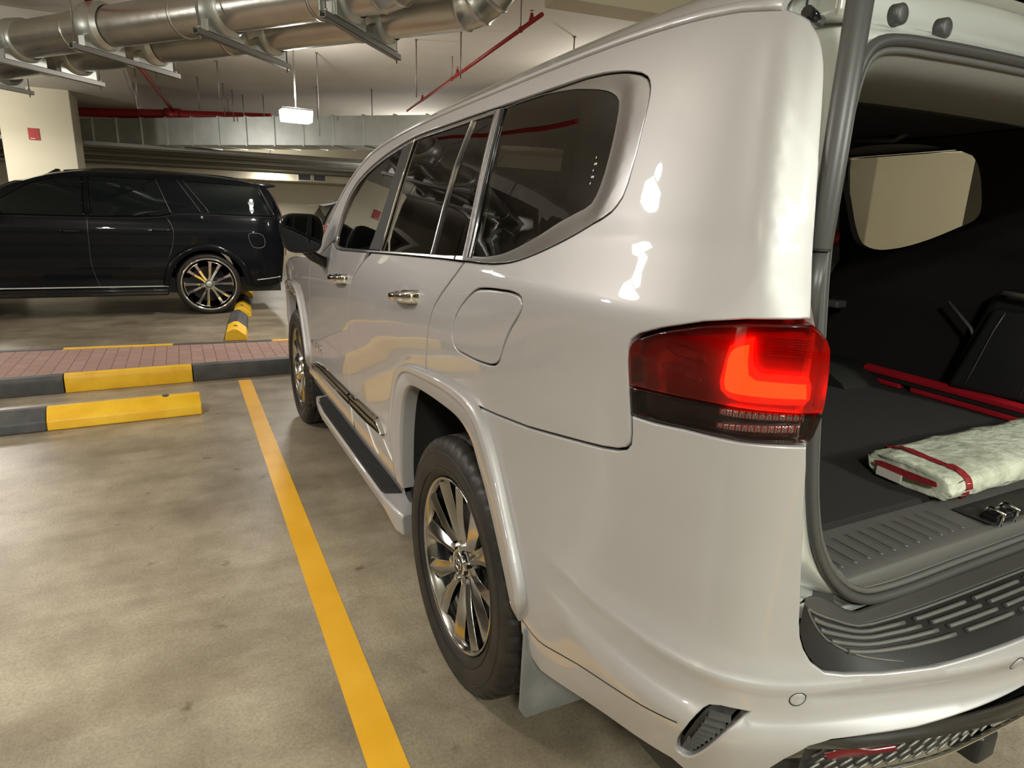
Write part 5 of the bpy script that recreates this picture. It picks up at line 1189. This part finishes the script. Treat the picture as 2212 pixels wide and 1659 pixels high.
# ------------------------------------------------------------------ things lying in the load bay
def cargo():
    # long flat roll wrapped in white film, red tape round its end
    r = root('wrapped_roll', 'flat white plastic wrapped roll with red tape bands lying across the load bay', 'roll', (-.190, -.850, .902), math.radians(0))
    def sec(x, k=1., n=48, puff=0.):
        row = []
        for i in range(n):
            t = 2*math.pi*i/n; c, s = math.cos(t), math.sin(t)
            a = .105*k; b = .030*k+puff
            y = a*math.copysign(abs(c)**.45, c); z = b*math.copysign(abs(s)**.8, s)
            wob = .0018*math.sin(9*t+x*31)+.0015*math.sin(17*t-x*57)
            row.append((x+.30*y*.35, y+wob, z+wob))
        return row
    m = MB(); L = [[(p[0], p[1]*.75, p[2]*.55) for p in sec(.012)], [(p[0], p[1]*.92, p[2]*.82) for p in sec(.003)], sec(0.010), sec(.03), sec(.1, 1, 48, .004)]
    for i in range(2, 20): L.append(sec(.06*i, 1., 48, .006+.003*math.sin(i*1.9)))
    m.loft(L, cap=True); w = m.build('wrapping', 'film', r)
    for x0, x1 in ((.058, .082),):
        m = MB(); m.loft([[(p[0], p[1]*1.006, p[2]*1.03) for p in sec(x0, 1, 48, .0035)], [(p[0], p[1]*1.006, p[2]*1.03) for p in sec(x1, 1, 48, .0045)]]); m.build('tape_band', 'red_tape', r)
    m = MB(); m.add([(-.008+.105*y, y, z) for y, z in ((-.078, .004), (-.075, .014), (.06, .013), (.078, .008), (.07, .001), (-.02, -.002))], [(0, 1, 2, 3, 4, 5)]); m.add([(-.004+.105*y, y, z) for y, z in ((-.078, .004), (-.075, .014), (.06, .013), (.078, .008), (.07, .001), (-.02, -.002))], [(5, 4, 3, 2, 1, 0)])
    m.build('end_tape', 'red_tape', r, fixn=False)
    m = MB(); m.box(-.012, -.006, .0, .062, -.020, -.001, T=Matrix.Rotation(-.10, 4, 'Z')); m.build('paper_label', 'paper', r)
    # folded warning triangle in its case
    r = root('warning_triangle', 'folded red warning triangle lying on the black load floor', 'warning triangle', (.745, -.115, .873), math.radians(-98))
    m = MB(); m.loft([[(x, -.018+.0, .034), (x, .018, .034), (x, .020, .052), (x, .0, .062), (x, -.020, .052)] for x in (-.01, .62)], cap=True, smooth=False); b = m.build('red_arm', 'red_plastic', r, bevel=.004)
    m = MB(); m.loft([[(x, -.014, .018), (x, .014, .018), (x, .014, .034), (x, -.014, .034)] for x in (-.004, .60)], cap=True, smooth=False); m.build('black_case', 'plastic', r, bevel=.003)
    m = MB(); m.loft([[(x, -.018, .0), (x, .018, .0), (x, .018, .018), (x, -.018, .018)] for x in (.0, .155)], cap=True, smooth=False); m.build('red_foot', 'red_plastic', r, bevel=.004)
    m = MB(); m.loft([[(x, -.018, .0), (x, .018, .0), (x, .018, .018), (x, -.018, .018)] for x in (.20, .60)], cap=True, smooth=False); m.build('red_foot', 'red_plastic', r, bevel=.004)
cargo()
# ------------------------------------------------------------------ black SUV parked beyond the paving
def black_suv():
    r = root('suv', 'large glossy black SUV parked sideways beyond the red paving', 'car', (-1.29, 8.15, 0), 0)
    Y0 = 0.0   # side plane at local y = 0; local x forward is negative
    def SF(x, z, dd=0.):
        # side surface: tumblehome above the belt, rounded rear and front corners
        y = interp([(.2, .06), (.35, .015), (.5, .0), (.75, -.006), (.95, -.004), (1.12, -.008), (1.2, .002), (1.3, .022), (1.36, .05), (1.5, .085), (1.7, .145), (1.78, .185), (1.86, .30), (1.885, .5)], z)
        e = max(0, x-.62); y += 1.1*e*e+ (2.6*(e-.28)**2 if e > .28 else 0)
        e = max(0, -3.55-x); y += .35*e*e
        return (x, y-dd, z)
    A = [(math.cos(t), math.sin(t)) for t in [math.pi*i/18 for i in range(19)]]
    def arch(cx, rr, zc=.41): return [(cx-rr*c, zc+rr*s) for c, s in A]
    top = [(-4.10, 1.22), (-3.9, 1.235), (-2.42, 1.25)]
    ROOF = [(-3.20, 1.20), (-2.60, 1.37), (-2.01, 1.66), (-1.74, 1.76), (-1.41, 1.83), (-1.10, 1.865), (-.62, 1.875), (-.11, 1.86), (.42, 1.82), (.69, 1.775), (.82, 1.74), (.87, 1.70)]
    ROOF = smooth_poly(ROOF, .08, False)
    # lower body with arches; x local = world + 1.29
    REARX = [(.90, 1.66), (1.00, 1.45), (1.045, 1.30), (1.055, 1.1), (1.03, .80), (.99, .55), (.97, .42)]
    def body_poly():
        return [(-4.30, .95), (-4.22, 1.12), (-3.9, 1.17), (-3.2, 1.20)]+ROOF[1:]+REARX+[(.60, .38)]+arch(0, .47)[::-1]+[(-.62, .30), (-2.5, .30)]+arch(-3.07, .47)[::-1]+[(-3.75, .30), (-4.20, .32), (-4.32, .5)]
    WIN = {'front_window': [(-2.42, 1.29), (-1.36, 1.285), (-1.34, 1.775), (-1.62, 1.745), (-1.9, 1.66), (-2.2, 1.47)],
           'rear_door_window': [(-1.30, 1.285), (-.53, 1.31), (-.38, 1.35), (-.53, 1.775), (-1.28, 1.785)],
           'rear_quarter_window': [(.06, 1.37), (.28, 1.352), (.89, 1.345), (.70, 1.735), (.60, 1.75), (-.21, 1.775)]}
    def pl(name, poly, mt, dd=0., holes=(), sides=1, **k):
        res = []
        for sd in (1, -1):
            fn = (lambda x, z, d: SF(x, z, d)) if sd > 0 else (lambda x, z, d: (lambda v: (v[0], 2.05-v[1], v[2]))(SF(x, z, d)))
            o = panel(name, poly, mt, r, fn=fn, dd=dd, holes=holes, sides=(-1,), **k)[0]; res.append(o)
        return res
    pl('body_side', body_poly(), 'black_paint', holes=list(WIN.values()), res=.07, gap=.0, edge=.004)
    for k, p in WIN.items(): pl(k, p, 'black_glass', dd=-.006, res=.12, gap=.003, rim=False)
    # door shut lines, belt chrome, window strips as thin raised lines
    def ln(name, pts, rad, mt, d=.001, par=r):
        m = MB(); q = smooth_poly(pts, .05, False); m.tube([SF(a, b, d) for a, b in q], rad, 6); return m.build(name, mt, par)
    for pts in ([(-1.33, 1.27), (-1.34, .95), (-1.34, .68), (-1.28, .42), (-1.24, .33)], [(-.45, 1.32), (-.38, 1.15), (-.40, .95), (-.47, .75)], [(-2.45, 1.25), (-2.5, .9), (-2.47, .4)]): ln('door_gap', pts, .0035, 'pillar_trim', -.001)
    for pts in ([(-.53, 1.78), (-.38, 1.34)], [(-.28, 1.78), (-.02, 1.37)], [(-.21, 1.78), (.08, 1.37)], [(.73, 1.745), (.93, 1.34)]): ln('pillar_line', pts, .004, 'pillar_trim')
    ln('belt_moulding', [(-2.45, 1.27), (-1.3, 1.27), (-.53, 1.295), (-.32, 1.335), (.3, 1.335), (.92, 1.33)], .005, 'plastic', .001)
    ln('rocker_chrome', [(-2.5, .40), (-.50, .40)], .012, 'steel_flat', .004); ln('rocker_line', [(.62, .47), (.95, .50)], .009, 'steel_flat', .003)
    ln('roof_rail', [(-1.55, 1.835), (-1.1, 1.885), (-.4, 1.895), (.2, 1.875), (.5, 1.84)], .014, 'black_gloss', -.16)
    m = MB(); m.box(-2.5, -.5, -.06, .10, .285, .375); m.build('side_step', 'black_gloss', r, bevel=.02)
    # handles, fuel flap, badge, arch mouldings
    for x, z in ((-1.62, 1.10), (-.62, 1.13)):
        m = MB(); m.tube([SF(x, z, -.002), SF(x+.03, z+.004, .028), SF(x+.19, z+.006, .028), SF(x+.22, z+.004, -.002)], .012, 8); m.build('door_handle', 'black_gloss', r)
    m = MB(); fq = smooth_poly([(.55, 1.10), (.73, 1.09), (.76, 1.0), (.74, .93), (.60, .925), (.56, 1.0)], .04); m.tube([SF(a, b, .0005) for a, b in fq], .003, 6, closed=True); m.build('fuel_flap', 'steel_dark', r)
    m = MB(); m.lathe([(-.006, 0), (-.004, .018), (.004, .02)], 12, org=SF(-.02, 1.31, .0), ax='y'); m.build('badge', 'chrome', r)
    for cx in (0, -3.07):
        L = []
        for rr, d in ((.475, .002), (.485, .020), (.515, .026), (.545, .018), (.56, .0)): L.append([SF(a, b, d) for a, b in arch(cx, rr)])
        m = MB(); m.loft(L, closed=False); m.build('arch_moulding', 'black_paint', r)
        m = MB(); L = [[(a, y, b) for a, b in arch(cx, .475)] for y in (.005, .45)]; m.loft(L, closed=False); m.build('arch_liner', 'gplastic', r)
        for y0, sg in ((.155, 1), (1.895, -1)):
            f = lambda j, k, x, q: (x*sg, q)
            t = MB(); t.lathe([(.10, .30), (-.10, .330), (-.120, .352), (-.130, .370), (-.128, .392), (-.11, .409), (-.06, .414), (.06, .414), (.12, .40)], 72, org=(cx, y0, .414), ax='y', fn=f); w = t.build('wheel', 'rubber', r)
            t = MB(); t.lathe([(-.09, .330), (-.115, .352), (-.130, .357), (-.134, .350), (-.128, .338), (-.10, .325), (-.03, .322), (-.03, .24)], 64, org=(cx, y0, .414), ax='y', fn=f); t.build('rim', 'chrome', w)
            t = MB(); t.lathe([(-.03, 0), (-.03, .325)], 40, org=(cx, y0, .414), ax='y', fn=f); t.build('wheel_backing', 'black_gloss', w)
            for k in range(6):
                for q in (-1, 1):
                    a = math.radians(60*k+12); t = MB(); L = []
                    for rr, wd, yy, sp in ((.05, .014, -.095, .15), (.12, .014, -.100, .17), (.21, .016, -.108, .20), (.305, .020, -.112, .205)):
                        a2 = a+q*sp*(1.0 if rr > .1 else 1.6); e = Vector((math.cos(a2), 0, math.sin(a2))); n = Vector((-math.sin(a2), 0, math.cos(a2)))
                        o = Vector((cx, y0, .414))+e*rr; L.append([o+n*wd+Vector((0, yy*sg, 0)), o-n*wd+Vector((0, yy*sg, 0)), o-n*wd+Vector((0, (yy+.04)*sg, 0)), o+n*wd+Vector((0, (yy+.04)*sg, 0))])
                    t.loft(L, cap=True, smooth=False); t.build('spoke', 'chrome', w)
                a = math.radians(60*k+42); t = MB(); q = .105
                a0, a1 = math.radians(60*k-21+12+3), math.radians(60*k+21+12-3)
                t.tube([(cx+.305*math.cos(a0+(a1-a0)*i/8), y0-.112*sg, .414+.305*math.sin(a0+(a1-a0)*i/8)) for i in range(9)], .007, 6); t.build('spoke_bridge', 'chrome', w)
                t = MB(); t.lathe([(-.09, .011), (-.112, .010), (-.118, 0)], 10, org=(cx+.062*math.cos(a), y0, .414+.062*math.sin(a)), ax='y', fn=f); t.build('lug_nut', 'chrome', w)
            t = MB(); t.lathe([(-.08, .045), (-.105, .042), (-.112, .03), (-.113, 0)], 24, org=(cx, y0, .414), ax='y', fn=f); t.build('centre_cap', 'steel_flat', w)
    # roof, ends, glass ends
    L = []
    for x, z in ROOF:
        e = SF(x, z-.0, 0); yr = e[1]; L.append([(x+(.0 if x > -2 else -.12*(1-u*u)), 1.025+(yr-1.025)*u, z+(.05*(1-abs(u)**3))) for u in [1-i/8 for i in range(17)]])
    k = next(i for i, q in enumerate(ROOF) if q[0] > -1.75)
    m = MB(); m.loft(L[k:], closed=False); m.build('roof', 'black_paint', r)
    m = MB(); m.loft(L[:k+1], closed=False); m.build('windscreen', 'black_glass', r)
    L = []
    for x, z in REARX: e = SF(x, z); L.append([(x+.06*(1-abs(u)**3), 1.025+(e[1]-1.025)*u, z) for u in [1-i/8 for i in range(17)]])
    m = MB(); m.loft(L[:3], closed=False); m.build('rear_window', 'black_glass', r)
    m = MB(); m.loft(L[2:], closed=False); m.build('tailgate', 'black_paint', r)
    L = []
    for x, z in [(-4.30, .95), (-4.22, 1.12), (-3.9, 1.17), (-3.2, 1.20)]: e = SF(x, z); L.append([(x-(.12 if x < -4 else 0)*(1-u*u), 1.025+(e[1]-1.025)*u, z+.05*(1-abs(u)**3)) for u in [1-i/8 for i in range(17)]])
    m = MB(); m.loft(L[1:], closed=False); m.build('bonnet', 'black_paint', r)
    L = []
    for x, z in [(-4.22, 1.12), (-4.30, .95), (-4.33, .6), (-4.25, .32)]: e = SF(x, z); L.append([(x-.12*(1-u*u), 1.025+(e[1]-1.025)*u, z+(.05*(1-abs(u)**3) if z > 1.1 else 0)) for u in [1-i/8 for i in range(17)]])
    m = MB(); m.loft(L, closed=False); m.build('front_bumper', 'black_paint', r)
    m = MB(); m.box(-4.2, .95, .12, 1.93, .30, .5); m.build('underbody', 'plastic', r)
    # spoiler, aerial fin, tail lamp, mirror
    m = MB(); m.prism([(.66, 1.775), (.70, 1.80), (.86, 1.795), (.965, 1.775), (.97, 1.755), (.86, 1.735), (.72, 1.73)], 'y', .20, 1.85); m.build('roof_spoiler', 'black_paint', r, bevel=.012)
    m = MB(); m.prism([(-1.78, 1.79), (-1.66, 1.865), (-1.62, 1.865), (-1.60, 1.79)], 'y', .62, .66); m.build('aerial_fin', 'black_gloss', r, bevel=.006)
    for y0 in (.115, 1.935):
        sg = 1 if y0 < 1 else -1
        m = MB(); m.loft([[(1.045, y0+.07*sg, .80), (1.062, y0+.095*sg, .80), (1.065, y0+.14*sg, .80)], [(1.062, y0+.07*sg, 1.26), (1.080, y0+.095*sg, 1.26), (1.08, y0+.14*sg, 1.26)], [(.935, y0+.10*sg, 1.62), (.948, y0+.115*sg, 1.62), (.955, y0+.14*sg, 1.62)]], closed=False, smooth=False)
        tl = m.build('tail_lamp', 'dark_red', r)
        m = MB(); m.box(1.066, 1.088, min(y0+.07*sg, y0+.12*sg), max(y0+.07*sg, y0+.12*sg), 1.17, 1.24); m.build('lamp_segment', 'red_reflector', tl)
    m = MB(); m.box(-2.36, -2.22, -.26, -.04, 1.24, 1.42); m.build('wing_mirror', 'black_gloss', r, bevel=.03)
    m = MB(); m.tube([(-2.26, -.06, 1.27), (-2.26, .04, 1.25)], .025, 8); m.build('mirror_arm', 'black_gloss', r)
black_suv()

# ------------------------------------------------------------------ white SUV glimpsed behind the mirror
def white_suv():
    r = root('suv', 'white SUV glimpsed far behind, between the wing mirror and the silver windscreen pillar', 'car', (1.09, 12.0, 0), math.radians(0))
    # tail end at local x = 0, the car runs to +x; side plane y = 0
    prof = [(.02, .45), (.00, .70), (.0, .95), (-.02, 1.10), (.02, 1.17), (.10, 1.33), (.24, 1.56), (.30, 1.66), (.50, 1.70), (1.6, 1.72), (2.5, 1.62), (3.1, 1.22), (4.2, 1.08), (4.5, .9), (4.55, .45)]
    def ring(y, k):
        return [(x+(.06*k if x < 1 else -.06*k), y+(.16 if y < 1 else -.16)*max(0, (z-1.1)/.62), z-.02*k) for x, z in prof]
    m = MB(); L = [ring(.04, 1), ring(0, .0)]; n = 9
    for i in range(n+1): L.append(ring(.06+1.72*i/n, -.35))
    L += [ring(1.84, 0), ring(1.80, 1)]
    m.loft(L, closed=True, cap=True); m.build('body', 'white_paint', r)
    m = MB(); m.add([(.13, -.004+.16*.35, 1.35), (.60, -.0, 1.12), (2.9, .0, 1.14), (2.2, .085, 1.58), (.45, .088, 1.60)], [(0, 1, 2, 3, 4)]) if 0 else None
    m = MB(); q = [(.42, 1.18), (2.85, 1.20), (2.3, 1.56), (.62, 1.60)]; m.add([(x, .16*max(0, (z-1.1)/.62)-.012, z) for x, z in q]+[(x, .16*max(0, (z-1.1)/.62)+.01, z) for x, z in q], [(0, 1, 2, 3), (7, 6, 5, 4), (0, 4, 5, 1), (1, 5, 6, 2), (2, 6, 7, 3), (3, 7, 4, 0)]); m.build('side_window', 'black_glass', r)
    m = MB(); L = []
    for x, z in ((-.035, 1.17), (.055, 1.36), (.20, 1.57)): L.append([(x-.012, .16*(z-1.1)/.62+.14+(1.5-.28*(z-1.1)/.62)*i/6, z) for i in range(7)])
    m.loft(L, closed=False); m.build('rear_window', 'black_glass', r)
    m = MB(); m.prism([(-.13, 1.565), (.10, 1.60), (.34, 1.67), (.36, 1.645), (.18, 1.585), (.0, 1.545)], 'y', .16, 1.62); m.build('roof_spoiler', 'white_paint', r, bevel=.006)
    m = MB(); m.prism([(.18, 1.60), (.36, 1.66), (.62, 1.70), (.60, 1.67), (.36, 1.62)], 'y', .10, .13); m.build('roof_trim', 'black_gloss', r)
    m = MB(); m.loft([[(-.045, .30, 1.17), (-.05, .02, 1.17), (.20, -.016, 1.16)], [(-.05, .30, .98), (-.055, .0, .98), (.13, -.02, .99)]], closed=False, smooth=False); tl = m.build('tail_lamp', 'red_reflector', r)
    m = MB(); m.box(-.062, -.05, .08, .22, 1.03, 1.08); m.build('lamp_segment', 'chrome', tl, bevel=.004)
    for cx in (.85, 3.6):
        for y in (.10, 1.74):
            m = MB(); m.lathe([(-.11, .22), (-.12, .30), (-.10, .35), (.10, .35), (.12, .30), (.11, .22)], 36, org=(cx, y, .35), ax='y'); w = m.build('wheel', 'rubber', r)
            m = MB(); m.lathe([(-.115, .21), (-.10, .12), (-.112, .0)], 36, org=(cx, y, .35), ax='y'); m.build('rim', 'steel_flat', w)
white_suv()
